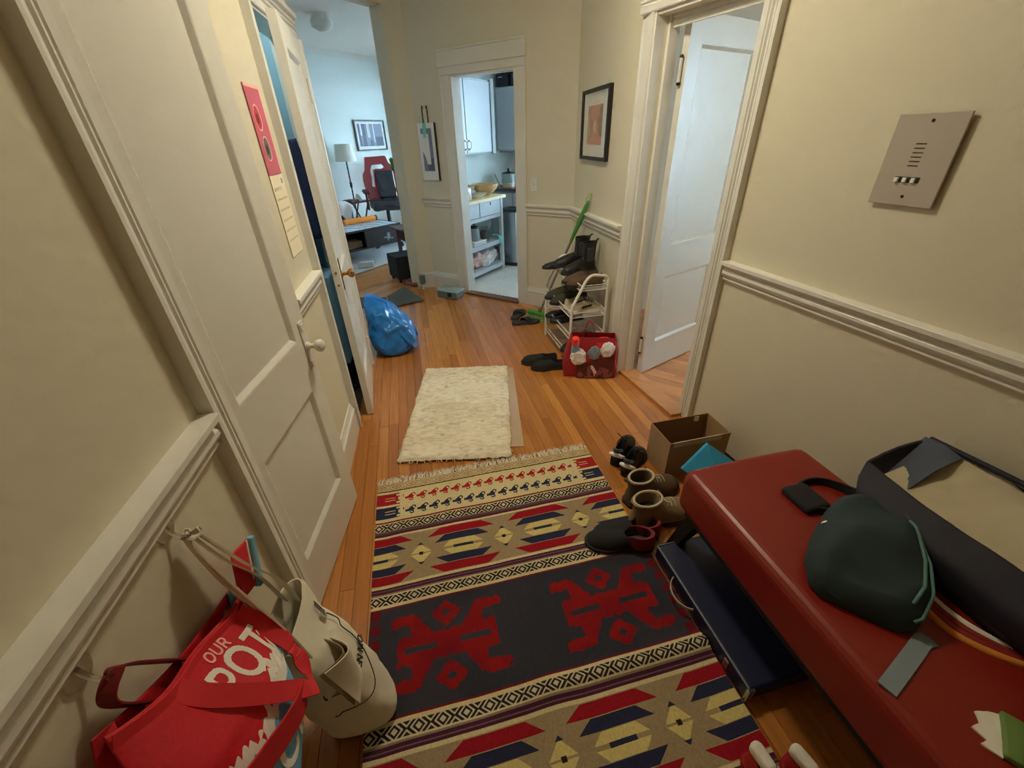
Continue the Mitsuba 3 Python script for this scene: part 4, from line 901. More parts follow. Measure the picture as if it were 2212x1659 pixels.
for i, (x, y, a) in enumerate(((.690, .300, -1.45), (.785, .270, -1.32))):
    shoe('red_shoe', 'red shoe with a white heel tab at the bottom edge, the %s of its pair' % ('left' if i == 0 else 'right'), 'shoe', 'red and white shoes at the bottom edge', (x, y, .014), a, .26, .085, .085, .05, m='redshoe', ms='redshoe', lining='darkred',
         extra=lambda k, L, W, Hh, t: part(k, 'heel_tab', wobble(rbox(-.006, .06, -.017, .017, .062, .098, .012), .003, 30, 5), 'whitefab', 'white heel tab', smooth=50))

# ================================================================= tote bags and hooks on the left wall
wallx = lambda y: A_l(y)
def hook(y, z, label, tall=.09):
    k = thing('wall_hook', label, 'hook', 'clear hooks on the left wall')
    x = wallx(y)
    frame((x, y, z), (1, -.04, 0), (.04, 1, 0), (0, 0, 1))
    part(k, 'plate', mv(lathe([(0, 0), (.026, 0), (.027, .002), (.024, .005), (0, .005)], 28), (.0005, 0, 0), ry=math.pi/2), 'acrylic', smooth=40)
    part(k, 'hook', tube(bez((.004, 0, .008), (.012, 0, -.035), (.040, 0, -.045), (.036, 0, -.012), n=14), .0045, 10), 'acrylic', smooth=True)
    unpose()
scene['m_acrylic'] = {'type': 'roughdielectric', 'int_ior': 1.46, 'alpha': .05}
hook(.70, .858, 'clear plastic hook that holds the cream canvas bag'); hook(.445, .85, 'clear plastic hook that holds the red tote bag')

rt = thing('tote_bag', 'red and light blue shopping tote with white lettering hanging on the left wall', 'bag')
rO, rR, rD = np.array([-.535, .372, .800]), np.array([0, .886, -.463]), np.array([0, -.463, -.886]); rX = np.array([1., 0, 0])
RW = .405
def bulge(w): return np.interp(w, [0, .04, .12, .22, .32, .42, .5], [.022, .05, .115, .150, .150, .115, .03])
def far_x(u): return (1-abs(2*u-1)**3.2)
def face(u, w, h=0.0):                           # u along the rim 0..1, w down the bag in metres, h outwards
    b = bulge(w); x = .010+b*(.42+.58*far_x(u))
    f = .010*math.sin(9*u+14*w)+.018*(vfbm(np.array([[u*3.2, w*9, 2.]]), 3, 6)[0]-.5)*min(1, w/.05)
    s = (u-.5)*RW*(1+.06*math.sin(math.pi*min(1, w/.5)))+RW/2
    return rO+rR*s+rD*(w+.02*math.sin(math.pi*u)*(1-min(1, w/.3)))+rX*(x+f+h)
U, Wd = np.linspace(0, 1, 60), np.linspace(0, .5, 70)
FG = np.array([[face(u, w) for w in Wd] for u in U])
# colour zones: red above a ragged border, white splash, light blue below and to the far right
def zone(u, w):
    e = w-(.30-.26*(u-.28)/.72 if u > .28 else .30)+.012*math.sin(37*u+9*w)+.01*math.sin(83*u-40*w)
    return 0 if e < -.012 else (1 if e < .026+.02*math.sin(61*u) else 2)
uvg = np.stack(np.meshgrid(U, Wd, indexing='ij'), -1).reshape(-1, 2)
def tote_fn(p, n, uv):
    u, w = uv.x, uv.y
    e = w-dr.select(u > .42, .17-.24*(u-.42), .17)+.06*(FB(u*9+w*30, w*26-u*12, 1, 2)-.5)+.016*dr.abs(dr.sin(u*70+w*60))
    k = dr.select(e < .0, c3(186, 30, 40), dr.select(e < .034, c3(222, 212, 198), c3(106, 168, 200)))
    return mi.Color3f(k)*(.92+.16*N(p.x*300, p.y*300, p.z*300))
scene['m_totefab'] = {'type': 'twosided', 'bsdf': {'type': 'principled', 'base_color': mikit.proc(tote_fn), 'roughness': .55, 'specular': .35}}
def two_sided_sheet(G, th):
    m = sheet(G, th); uv = np.vstack([uvg, uvg]); return m, uv
m, uv = two_sided_sheet(FG, .003)
part(rt, 'front', m, 'totefab', smooth=True, uv=uv)
BG = np.array([[rO+rR*((u-.5)*RW+RW/2)+rD*(w+.02*math.sin(math.pi*u)*(1-min(1, w/.3)))+rX*.004 for w in Wd] for u in U])
m, uv = two_sided_sheet(BG, .003); part(rt, 'back', m, 'totefab', smooth=True, uv=uv)
for u in (0, 1):
    G = np.array([[FG[0 if u == 0 else -1][j]*(1-t)+BG[0 if u == 0 else -1][j]*t+rR*(.03*math.sin(math.pi*t)*(-1 if u else 1)) for j in range(0, 70, 3)] for t in np.linspace(0, 1, 8)])
    part(rt, 'gusset', sheet(G, .003), 'redfab' if u == 0 else 'bluefab', smooth=60)
part(rt, 'rim_band', strap([face(u, .012, .004) for u in np.linspace(.0, 1, 30)], rD, .024, .003), 'redfab2', 'red rim binding')
def S(x, y, h): return face(x/RW, -y, .0022+h)
def lettering(txt, hgt, u0, w0, mname, rot=0.0, bold=True, squash=1.0):
    t = text_at(txt, hgt, .0012, bold); t = mv(t, rz=rot, s=(squash, 1, 1)); t.apply_translation([u0*RW, -w0, 0])
    part(rt, 'lettering', drape(t, S, .012), mname, smooth=False)
lettering('OUR', .020, .50, .036, 'pinklight')
lettering('POT', .058, .40, .100, 'whitefab')
lettering('CUL', .070, .36, .262, 'whitefab')
part(rt, 'splash_print', drape(extr(Polygon([(.55*RW, -.130), (.62*RW, -.105), (.66*RW, -.120), (.72*RW, -.100), (.71*RW, -.125), (.80*RW, -.13), (.70*RW, -.145), (.62*RW, -.150), (.58*RW, -.142)]), .001), S, .012), 'whitefab', 'white splash print', smooth=False)
# handles: one holds on the hook, the other droops in front
hkp = np.array([wallx(.445)+.036, .445, .822])
part(rt, 'handle', strap(spline([rO+rR*.10+rX*.012+rD*.03, hkp+[.0, -.028, -.02], hkp+[.002, 0, .004], hkp+[.002, .022, -.012], rO+rR*.20+rX*.012+rD*.03], 9), (1, 0, 0), .026, .003), 'darkred', 'red handle on the hook')
part(rt, 'handle', strap(spline([face(.26, .01, .005), face(.33, .05, .016), face(.46, .11, .030), face(.60, .165, .036), face(.72, .205, .036), face(.80, .20, .034), face(.835, .15, .030), face(.83, .08, .020), face(.79, .01, .006)], 10), [rD*.9+rX*.45]*81, .036, .003), 'redfab2', 'drooping red handle')
part(rt, 'fold', strap([face(u, .19-.02*u, .010+.018*math.sin(math.pi*u)) for u in np.linspace(.0, .62, 30)], rD, .05, .004), 'redfab', 'fold of red fabric')
pc = thing('paper_packet', 'red and light blue packet poking out behind the red tote bag', 'packet')
frame((-.515, .752, .56), (.12, .99, -.0), (-.99, .12, 0), (0, 0, 1))
part(pc, 'front', mv(box(-.04, .030, -.006, .0, 0, .125, .002), ry=.35), 'redfab2', smooth=False)
part(pc, 'edge_strip', mv(box(.031, .046, -.014, .002, -.01, .125, .002), ry=.35), 'bluefab', 'light blue edge', smooth=False)
part(pc, 'rear_strip', mv(box(.018, .024, -.0075, -.006, 0.02, .125), ry=.35), 'cream', smooth=False)
unpose()

ct = thing('tote_bag', 'cream canvas tote with black line print hanging behind the red tote', 'bag')
def cring(z, cx, cy, a, b, e=2.6): return ell(cx, cy, z, a, b, 64, e, .06)
crs = [cring(.012, -.350, .675, .080, .055, 3.4), cring(.035, -.350, .675, .098, .068, 3.4), cring(.13, -.368, .685, .102, .080, 3.2), cring(.22, -.388, .698, .092, .090, 3), cring(.31, -.410, .712, .078, .100), cring(.39, -.435, .715, .056, .110, 2.3), cring(.455, -.460, .725, .036, .112, 2.1)]
crs = list(spline(np.array(crs).reshape(len(crs), -1), 4).reshape(-1, 64, 3))
part(ct, 'body', open_bag(crs, .004, .019, 9, 50), 'canvas', smooth=50)
# print on the outer face: reading from near to far
def cface(u, z, h):                               # u: y in metres, z height
    zs = [r[0, 2] for r in crs]; i = int(np.clip(np.searchsorted(zs, z), 1, len(zs)-1)); t = (z-zs[i-1])/(zs[i]-zs[i-1]+1e-9)
    r = crs[i-1]*(1-t)+crs[i]*t; s = r[(r[:, 0] > r[:, 0].mean())]; s = s[np.argsort(s[:, 1])]
    x = np.interp(u, s[:, 1], s[:, 0]); return np.array([x+.008+h, u, z])
t = text_at('GREEN MO.', .022, .001, True)
part(ct, 'lettering', drape(mv(t, (.600, .262, 0), s=(.95, 1, 1)), lambda a, b, h: cface(a, b, h), .01), 'ink', 'black lettering', smooth=False)
part(ct, 'line_print', tube([cface(*q, .001) for q in spline([(.585, .215), (.605, .185), (.645, .190), (.68, .215), (.715, .255), (.735, .30), (.745, .345), (.765, .355), (.765, .39)], 7)], .0014, 5), 'ink', 'thin black drawn line', smooth=True)
part(ct, 'line_print', cat(*[tube([cface(.755+a, .395, .001), cface(.772+a, .425, .001)], .0012, 5) for a in (0, .006, .012)]), 'ink', smooth=True)
part(ct, 'line_print', drape(extr(Polygon([(.745, .392), (.762, .388), (.768, .405), (.752, .41)]), .001), lambda a, b, h: cface(a, b, h), .01), 'stitch', smooth=False)
# open outer pocket
pk = [[np.array([-.305+.026*math.sin(math.pi*s)*(t**.7)*2.0-.055*t, .585+.09*s+.02*t, .25+.14*t]) for s in np.linspace(0, 1, 14)] for t in np.linspace(0, 1, 10)]
part(ct, 'pocket', sheet(pk, .004), 'canvas', 'gaping outer pocket', smooth=60)
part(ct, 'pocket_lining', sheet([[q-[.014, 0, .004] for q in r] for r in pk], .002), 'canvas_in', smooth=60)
hp = np.array([wallx(.70)+.036, .70, .820])
part(ct, 'handle', strap(spline([(-.435, .655, .44), (-.455, .665, .56), (-.495, .675, .70), hp+[0, -.012, -.01], hp+[0, 0, .005], hp+[-.004, .012, -.012], (-.510, .735, .70), (-.492, .775, .58), (-.480, .80, .44)], 8), (.75, -.6, .2), .030, .004), 'canvas', 'cream shoulder strap')
part(ct, 'handle', strap(spline([(-.395, .640, .42), (-.425, .650, .55), (-.480, .668, .70), hp+[.004, -.016, -.006], hp+[.006, 0, .009], hp+[.004, .016, -.006], (-.478, .735, .68), (-.452, .775, .55), (-.445, .79, .44)], 8), (.75, -.6, .2), .032, .004), 'canvas', 'cream shoulder strap')

# ================================================================= things on the hall walls
pk_ = thing('intercom_panel', 'grey metal wall panel with three small white switches on the right wall', 'switch panel')
_c = RA+rd*((1.085+1.8)/rd[1])
frame((*_c, 1.402), (*ro, 0), (*-rd, 0), (0, 0, 1))    # x out of the wall, y towards the camera end, z up
part(pk_, 'back_box', box(0, .010, -.072, .072, -.106, .106), 'darkgrey', smooth=False)
part(pk_, 'plate', box(.010, .016, -.092, .092, -.122, .122, .0015), 'plate', 'brushed grey plate')
for i in range(6): part(pk_, 'speaker_slot', box(.0158, .0166, -.016, .012, .045-.0115*i-.0017, .045-.0115*i+.0017), 'slot', smooth=False)
for i in range(3):
    y = -.028+.0235*i
    part(pk_, 'switch_slot', box(.0158, .0167, y-.009, y+.0135, -.058, -.042), 'black', smooth=False)
    part(pk_, 'switch', box(.0165, .024, y-.007, y+.004, -.057, -.044, .001), 'whitegloss', 'small white slide switch')
for z in (.103, -.096): part(pk_, 'screw', mv(lathe([(0, 0), (.0045, 0), (.004, .0018), (0, .002)], 14), (.016, .004, z), ry=math.pi/2), 'darksteel')
unpose()
# light switch beside the kitchen doorway
sk3 = thing('light_switch', 'cream light switch plate on the wall right of the kitchen doorway', 'switch')
sP = onp = CA+cd*(cs((1.131, 3.946)))
frame((*sP, 1.13), (*cd, 0), (*co, 0), (0, 0, 1))
part(sk3, 'plate', box(-.036, .036, 0, .007, -.06, .06, .002), 'trim'); part(sk3, 'toggle', mv(box(-.005, .005, .006, .018, -.008, .012, .001), rx=-.2), 'trim')
unpose()
# framed red picture on the corner wall
fk = thing('framed_picture', 'black framed picture with a rust red print and wide white mount', 'picture')
ys0 = 2.905; _s = lambda y: DA+dd*((y-DA[1])/dd[1])
pC = _s(3.185)
frame((*pC, 1.553), (*dd, 0), (*do, 0), (0, 0, 1))      # x along the wall away from camera, y out of the wall
w2, h2, bw = .282, .215, .022
part(fk, 'frame', mv(extr(sbox(-w2, -h2, w2, h2).difference(sbox(-w2+bw, -h2+bw, w2-bw, h2-bw)), .026), rx=math.pi/2, loc=(0, .027, 0)), 'black', 'black wooden frame', smooth=False)
part(fk, 'mount', box(-w2+bw, w2-bw, .004, .010, -h2+bw, h2-bw), 'whitepaper', 'white mount', smooth=False)
def blob(poly, y0, y1, m_, lab=None): part(fk, 'print', mv(extr(Polygon(poly), y1-y0), rx=math.pi/2, loc=(0, y1, 0)), m_, lab, smooth=False)
blob([(-.142, -.118), (.165, -.118), (.165, .118), (-.142, .118)], .010, .0105, 'picred', 'rust red abstract print')
blob([(.05, -.06), (.09, -.08), (.12, .0), (.10, .05), (.06, .03)], .0105, .011, 'picred2'); blob([(-.03, -.04), (.02, -.05), (.04, .0), (.0, .045), (-.02, .01)], .0105, .011, 'picpink')
blob([(-.142, -.07), (-.09, -.06), (-.06, .03), (-.10, .118), (-.142, .118)], .0105, .011, 'mahog'); blob([(.10, .02), (.14, .04), (.15, .1), (.09, .11)], .0105, .011, 'picred2')
part(fk, 'glass', box(-w2+bw, w2-bw, .018, .0195, -h2+bw, h2-bw), 'glass', smooth=False)
unpose()
# small hanging board left of the kitchen doorway
hb_ = thing('hanging_board', 'white note board with a paper slip hanging left of the kitchen doorway', 'notice board')
bC = CA+cd*(cs(K(0, -3.168)[:2]))
frame((*bC, 1.39), (*-cd, 0), (*co, 0), (0, 0, 1))      # x to the right as seen
part(hb_, 'board', box(-.108, .108, .004, .022, -.25, .25, .002), 'whitepaper')
part(hb_, 'dark_edge', box(.105, .112, .003, .024, -.25, .25), 'black', smooth=False)
part(hb_, 'photo_print', box(-.072, .066, .022, .0228, -.165, .205), 'picgrey', 'grey photograph', smooth=False)
part(hb_, 'photo_print', box(-.02, .058, .0228, .0234, -.155, -.05), 'picdark', smooth=False)
part(hb_, 'paper_slip', mv(sheet([[(a, .026+.006*math.sin(3*b)+.004*math.sin(20*a), b) for b in np.linspace(-.105, .16, 10)] for a in np.linspace(-.098, .030, 6)], .001), rx=0), 'whitepaper', 'curling white paper slip', smooth=60)
part(hb_, 'tape', box(-.035, .01, .028, .029, .13, .25), 'aqua', 'pale tape', smooth=False)
part(hb_, 'wire_hook', cat(tube(spline([(-.03, .012, .24), (-.032, .012, .34), (-.028, .012, .385), (-.018, .012, .37)], 8), .0045, 8), tube(spline([(.032, .012, .24), (.034, .012, .34), (.03, .012, .385), (.02, .012, .37)], 8), .0045, 8)), 'black', 'black wire hooks', smooth=True)
part(hb_, 'ribbon', strap(spline([(0, .01, .24), (-.012, .012, .30), (.0, .012, .36), (.012, .012, .30), (.004, .01, .24)], 8), (0, 1, .1), .016, .002), 'whitegloss')
unpose()
# pink calendar on the left wall
ck2 = thing('wall_calendar', 'pink wall calendar showing two cut fruits above a cream date page', 'calendar')
cy = 2.05
frame((A_l(cy), cy, 1.39), (.04/1.0008, 1/1.0008, 0), (1/1.0008, -.04/1.0008, 0), (0, 0, 1))   # x to the right as seen, y out
part(ck2, 'picture_page', box(-.086, .086, .002, .005, .008, .305), 'pink', 'pink picture page', smooth=False)
part(ck2, 'border_print', cat(box(-.086, .086, .005, .0054, .295, .305), box(.076, .086, .005, .0054, .008, .305)), 'pinklight', smooth=False)
def disc(cx, cz, a, b, y0, y1, m_, lab=None):
    t = np.arange(28)*2*np.pi/28; part(ck2, 'fruit_print', mv(extr(Polygon(np.stack([cx+a*np.cos(t), cz+b*np.sin(t)], -1)), y1-y0), rx=math.pi/2, loc=(0, y1, 0)), m_, lab, smooth=False)
for (cx, cz, ca_, cb_) in ((-.022, .200, 'fruitred', 'eyecore'), (-.012, .098, 'fruitgrey', 'darkgrey')):
    disc(cx, cz, .037, .044, .0050, .0054, 'pinklight'); disc(cx-.003, cz, .031, .038, .0054, .0058, ca_, 'oval cut fruit'); disc(cx-.008, cz-.003, .013, .018, .0058, .0061, cb_)
part(ck2, 'date_page', box(-.086, .086, .002, .0042, -.305, .006), 'paper', 'cream date page', smooth=False)
t = text_at('M T W T F S', .012, .0006); t.vertices = t.vertices[:, [0, 2, 1]]; t.apply_translation([-.07, .0042, -.05]); 
part(ck2, 'lettering', t, 'stitch', smooth=False)
dots = []
for r_i in range(5):
    for c_i in range(7):
        dots.append(box(-.068+.021*c_i, -.060+.021*c_i, .0042, .0047, -.085-.04*r_i, -.078-.04*r_i))
part(ck2, 'date_print', cat(*dots), 'stitch', smooth=False, kind='stuff')
part(ck2, 'code_print', box(.045, .065, .0042, .0047, -.028, -.010), 'stitch', smooth=False)
unpose()
# coats in the closet
def coat(label, c, rz, m_, w=.24, top=1.70, bot=.75, seed=0):
    k = thing('coat', label, 'coat'); pose(c, rz=rz)
    rs = [ell(0, 0, bot, .055, w*.95, 36), ell(0, 0, bot+.3, .06, w*.85, 36), ell(0, 0, top-.30, .062, w*.8, 36), ell(0, 0, top-.1, .058, w*.82, 36), ell(0, 0, top-.02, .035, w*.45, 36), ell(0, 0, top+.03, .028, w*.22, 36)]
    m = loft(rs).subdivide(); v = m.vertices; m.vertices = v+np.stack([.028*np.sin(v[:, 1]*34+v[:, 2]*2+seed), 0*v[:, 1], 0*v[:, 1]], -1)*np.clip((top-v[:, 2])/.5, 0, 1)[:, None]
    part(k, 'body', m, m_, smooth=60)
    for s in (-1, 1): part(k, 'sleeve', tube(spline([(0, s*w*.75, top-.1), (.01, s*(w*.98), top-.3), (.02, s*w*1.0, top-.62)], 8), np.linspace(.055, .042, 17), 14), m_, smooth=True)
    part(k, 'hanger_hook', tube(bez((0, 0, top+.02), (0, 0, top+.10), (0, .04, top+.12), (0, .035, top+.08), n=10), .003, 6), 'steel', smooth=True)
    unpose()
coat('dark navy coat hanging just inside the narrow closet', (-.690, 2.87, 0), 1.52, 'coat', .125, 1.62, .84, 1)
coat('grey-blue jacket hanging deeper in the narrow closet', (-.99, 2.72, 0), 1.5, 'coat2', .24, 1.70, .9, 3)
struct('trim_closet_rod', tube([(-.7, 2.2, 1.735), (-.7, 3.1, 1.735)], .014, 12), 'steel', 'closet rod', smooth=True)
gk = thing('garment_box', 'tall light blue storage box standing inside the narrow closet', 'box')
part(gk, 'body', rbox(-.95, -.525, 2.70, 2.94, .20, .80, .012), 'lightblue', smooth=40)
part(gk, 'dark_base', box(-.94, -.535, 2.71, 2.93, .012, .20, .004), 'black', 'dark foot')
# ================================================================= kitchen. Local frame: x = depth d, y = along t, z up
def kframe(d=0, t=0, z=0): frame(K(d, t, z), KN, KT, (0, 0, 1))
kframe()
ck3 = thing('kitchen_cart', 'white kitchen cart with a pale wooden top, two drawers and two open shelves', 'kitchen cart')
c0, c1, t0, t1 = .06, 1.045, -3.44, -2.985
part(ck3, 'top', box(c0-.02, c1+.025, t0-.02, t1+.035, .868, .903, .003), 'tabletop', 'pale wooden top')
for (x, y) in ((c0, t0), (c0, t1-.045), (c1-.045, t0), (c1-.045, t1-.045)): part(ck3, 'leg', box(x, x+.045, y, y+.045, .003, .868, .003), 'cabinet')
part(ck3, 'apron', cat(box(c0+.045, c1-.045, t0+.01, t0+.03, .68, .868), box(c0+.01, c0+.03, t0+.04, t1-.04, .68, .868), box(c1-.03, c1-.01, t0+.04, t1-.04, .68, .868), box(c0+.045, c1-.045, t1-.03, t1-.012, .66, .70)), 'cabinet', smooth=False)
for i, (a, b) in enumerate(((c0+.05, .555), (.568, c1-.05))):
    dr_ = part(ck3, 'drawer', box(a, b, t1-.03, t1-.006, .705, .862, .002), 'cabinet')
    part(dr_, 'finger_notch', box((a+b)/2-.012, (a+b)/2+.012, t1-.0065, t1-.0045, .815, .845, .0008), 'black', 'dark finger hole')
part(ck3, 'drawer_divider', box(.556, .567, t1-.025, t1-.004, .705, .862), 'grey', smooth=False)
for z in (.375, .085): part(ck3, 'shelf', cat(box(c0+.01, c1-.01, t0+.01, t1-.012, z, z+.02), box(c0+.04, c1-.04, t1-.02, t1-.004, z-.03, z+.022)), 'cabinet', smooth=False)
def kt(name, label, cat_): return thing(name, label, cat_)
single('bowl', mv(cat(lathe([(0, 0), (.05, 0), (.055, .008), (.10, .03), (.145, .075), (.162, .125), (.157, .125), (.138, .078), (.095, .037), (.05, .016), (0, .014)], 40)), (.92, -3.15, .9035)), 'bowlwood', 'wide wooden bowl on top of the white kitchen cart', 'bowl', smooth=40)
single('bowl', mv(lathe([(0, 0), (.05, 0), (.10, .03), (.15, .09), (.16, .12), (.154, .12), (.14, .088), (.095, .037), (0, .014)], 40), (.62, -3.28, .9035)), 'beige', 'darker bowl behind the wooden bowl on the kitchen cart', 'bowl', smooth=40)
single('dish', mv(lathe([(0, 0), (.06, 0), (.07, .006), (.13, .04), (.135, .045), (.128, .046), (.066, .012), (0, .010)], 36), (.66, -3.09, .9035), s=(1.1, .8, 1)), 'whitegloss', 'shallow white dish in front of the bowls on the kitchen cart', 'dish', smooth=40)
single('packet', mv(wobble(tm(rbox(-.05, .05, -.04, .04, 0, .13, .012)).subdivide_to_size(.02), .012, 20, 3), (.42, -3.06, .904)), 'plasticwhite', 'crinkled white packet at the left end of the kitchen cart', 'packet', smooth=50)
jk_ = kt('jar', 'glass jar with a dark lid on the middle shelf of the kitchen cart', 'jar')
part(jk_, 'body', mv(lathe([(0, 0), (.052, 0), (.056, .01), (.056, .11), (.042, .14), (0, .142)], 28), (.55, -3.08, .445)), 'slate', 'glass body', smooth=40); part(jk_, 'lid', mv(cyl(.044, .142, .162, 28), (.55, -3.08, .445)), 'black', 'dark lid')
for i, (z, m_) in enumerate(((.396, 'plasticwhite'), (.422, 'whitepaper'))):
    single('tray', box(.44, .70, -3.35, -3.01, z, z+.022, .004), m_, ('white folded cloth at the bottom of the small stack under the glass jar', 'white flat tray on top of the small stack under the glass jar')[i], 'tray', smooth=40)
single('pitcher', mv(lathe([(0, 0), (.05, 0), (.058, .02), (.06, .10), (.045, .14), (.05, .165), (.046, .165), (.04, .14), (.054, .10), (.052, .02), (0, .008)], 28), (.80, -3.11, .396)), 'glasssolid', 'clear glass jug on the middle shelf of the kitchen cart', 'jug', smooth=40)
scene['m_glasssolid'] = {'type': 'dielectric', 'int_ior': 1.48}
single('glass_bowl', mv(lathe([(0, 0), (.04, 0), (.09, .04), (.105, .10), (.101, .10), (.086, .042), (.04, .006), (0, .006)], 32), (.925, -3.10, .45), rx=.95), 'glasssolid', 'clear glass bowl tipped on its side on the middle shelf', 'bowl', smooth=40)
single('dark_cup', mv(lathe([(0, 0), (.035, 0), (.04, .09), (.036, .09), (.03, .01), (0, .01)], 24), (.69, -3.05, .444)), 'darkgrey', 'small dark cup beside the jar on the middle shelf', 'cup', smooth=40)
tc = kt('dish_towel', 'aqua dish cloth hanging over the front of the middle cart shelf', 'cloth')
part(tc, 'cloth', wobble(sheet([[(.93+.1*s+.01*math.sin(9*t), -3.10+.115*min(1, t*2)+.004*math.sin(12*s), .43-.10*max(0, t-.5)*2*(1-.5*abs(s-.5))+.015*math.sin(5*s)) for t in np.linspace(0, 1, 16)] for s in np.linspace(0, 1, 12)], .006), .012, 18, 2), 'aqua', smooth=60)
for i, (x, y, a, m_, lb) in enumerate(((.60, -3.14, .12, 'plasticpink', 'pinkish crumpled plastic bag on the lowest cart shelf'), (.88, -3.15, .13, 'plasticwhite', 'white crumpled plastic bag at the right of the lowest cart shelf'), (.72, -3.08, .11, 'plasticwhite', 'white crumpled plastic bag in the middle of the lowest cart shelf'))):
    m = wobble(trimesh.creation.icosphere(4, 1.0), .38, 2.2, 20+i); m.vertices = m.vertices*[a*1.15, a*.85, .10]+[x, y, .200]; m.vertices += (vfbm(m.vertices*26, 2, i)[:, None]-.5)*.035
    m.vertices[:, 2] = np.maximum(m.vertices[:, 2], .109)
    single('plastic_bag', m, m_, lb, 'bag', smooth=25)
tr = kt('trash_can', 'brushed steel pedal bin with a dark base standing behind the kitchen cart', 'trash can')
part(tr, 'body', mv(loft([quadring(-.15, .15, -.14, .14, z, 10, .02) for z in (.04, .64)]), (1.36, -3.05, 0)), 'steel', smooth=50)
part(tr, 'rim', mv(loft([quadring(-.155, .155, -.145, .145, z, 10, .02) for z in (.635, .675)]), (1.36, -3.05, 0)), 'steel', smooth=50)
part(tr, 'lid', mv(loft([quadring(-.15, .15, -.14, .14, .675, 10, .02), quadring(-.13, .13, -.12, .12, .70, 10, .02)]), (1.36, -3.05, 0)), 'darksteel', smooth=50)
part(tr, 'base', mv(loft([quadring(-.16, .16, -.15, .15, z, 10, .02) for z in (.003, .045)]), (1.36, -3.05, 0)), 'black', smooth=50)
part(tr, 'pedal', box(1.28, 1.38, -2.905, -2.84, .012, .03, .004), 'black')
# base cabinet with dark counter along the back wall
bs = kt('base_cabinet', 'white kitchen base cabinet under a dark counter behind the bin', 'cabinet')
part(bs, 'body', box(1.72, 2.29, -3.72, -2.3, .10, .86), 'cabinet', smooth=False)
part(bs, 'plinth', box(1.77, 2.29, -3.72, -2.3, .003, .10), 'grey', smooth=False)
for a in (-3.70, -3.24, -2.78): part(bs, 'door', box(1.702, 1.72, a, a+.45, .12, .84, .003), 'cabinet')
single('countertop', box(1.66, 2.29, -3.73, -2.3, .862, .90, .004), 'counter', 'dark kitchen countertop along the back wall', 'countertop')
cn_ = kt('canister', 'stoneware canister with a blue-grey glaze and a dark knobbed lid on the dark counter', 'canister')
part(cn_, 'body', mv(lathe([(0, 0), (.088, 0), (.093, .008), (.093, .06), (0, .06)], 36), (1.80, -3.36, .9005)), 'stonebase', 'bare pale lower half', smooth=40)
part(cn_, 'glazed_wall', mv(lathe([(0, .06), (.093, .06), (.094, .165), (.088, .172), (0, .172)], 36), (1.80, -3.36, .9005)), 'stone', 'blue-grey glazed upper half', smooth=40)
part(cn_, 'lid', mv(lathe([(0, .172), (.09, .172), (.086, .182), (.03, .192), (.012, .20), (.017, .215), (.012, .232), (0, .235)], 32), (1.80, -3.36, .9005)), 'darksteel', 'dark lid with a knob', smooth=40)
single('candle', mv(cyl(.028, 0, .14, 20), (1.74, -3.16, .9005)), 'stonebase', 'pale upright cylinder right of the stoneware canister', 'candle')
# wall cabinets
wc = kt('wall_cabinet', 'white wall cupboard above the kitchen cart with double pulls', 'cabinet')
part(wc, 'body', box(.50, 1.52, -3.735, -3.42, 1.335, 2.09), 'cabinet', smooth=False)
part(wc, 'door', box(.52, .955, -3.42, -3.40, 1.345, 2.075, .003), 'cabinet'); d2_ = part(wc, 'door', box(.965, 1.485, -3.42, -3.40, 1.345, 2.075, .003), 'cabinet')
part(wc, 'corner_post', hull([(1.49, -3.42, z) for z in (1.33, 2.095)]+[(1.49, -3.385, z) for z in (1.33, 2.095)]+[(1.53, -3.37, z) for z in (1.315, 2.11)]+[(1.545, -3.42, z) for z in (1.315, 2.11)]), 'cabinet', smooth=False)
for x in (1.005, .925): part(wc, 'pull', cat(mv(cyl(.008, 0, .02, 14), (x, -3.40, 1.385), rx=-math.pi/2), mv(cyl(.008, 0, .02, 14), (x, -3.40, 1.475), rx=-math.pi/2), tube(bez((x, -3.385, 1.385), (x, -3.365, 1.40), (x, -3.365, 1.46), (x, -3.385, 1.475), n=10), .004, 8)), 'steel', 'metal bow pull', smooth=40)
wc2 = kt('wall_cabinet', 'white corner wall cupboard on the far kitchen wall under the dark pans', 'cabinet')
part(wc2, 'body', box(1.95, 2.29, -3.73, -3.12, 1.335, 2.06), 'cabinet', smooth=False); part(wc2, 'door', box(1.93, 1.95, -3.60, -3.13, 1.35, 2.05, .003), 'cabinet')
part(wc2, 'light_bar', box(1.935, 1.965, -3.58, -3.2, 1.318, 1.333), 'grey', smooth=False)
for i, (x, y, z, a, m_, lb) in enumerate(((2.02, -3.50, 2.062, .12, 'darksteel', 'dark cooking pot on top of the far wall cupboard'), (2.04, -3.27, 2.062, .15, 'black', 'black lidded roaster at the right end on top of the far wall cupboard'))):
    k_ = kt('pot', lb, 'pot'); part(k_, 'body', mv(lathe([(0, 0), (a*.9, 0), (a, .02), (a*1.0, .12), (0, .12)], 32), (x, y, z)), m_, smooth=40)
    part(k_, 'lid', mv(lathe([(0, .12), (a*1.02, .12), (a*.9, .145), (.02, .165), (.02, .19), (0, .19)], 32), (x, y, z)), m_, smooth=40); part(k_, 'handle', mv(tube(bez((-a, -.03, .09), (-a-.05, -.03, .09), (-a-.05, .03, .09), (-a, .03, .09), n=10), .006, 8), (x, y, z)), 'steel', smooth=True)
ok_ = kt('power_outlet', 'white wall outlet with a black plug above the kitchen counter', 'outlet')
part(ok_, 'plate', box(1.80, 1.875, -3.735, -3.727, 1.08, 1.20, .002), 'whitegloss'); part(ok_, 'plate_shadow_gap', box(1.797, 1.80, -3.735, -3.728, 1.08, 1.20), 'grey', smooth=False)
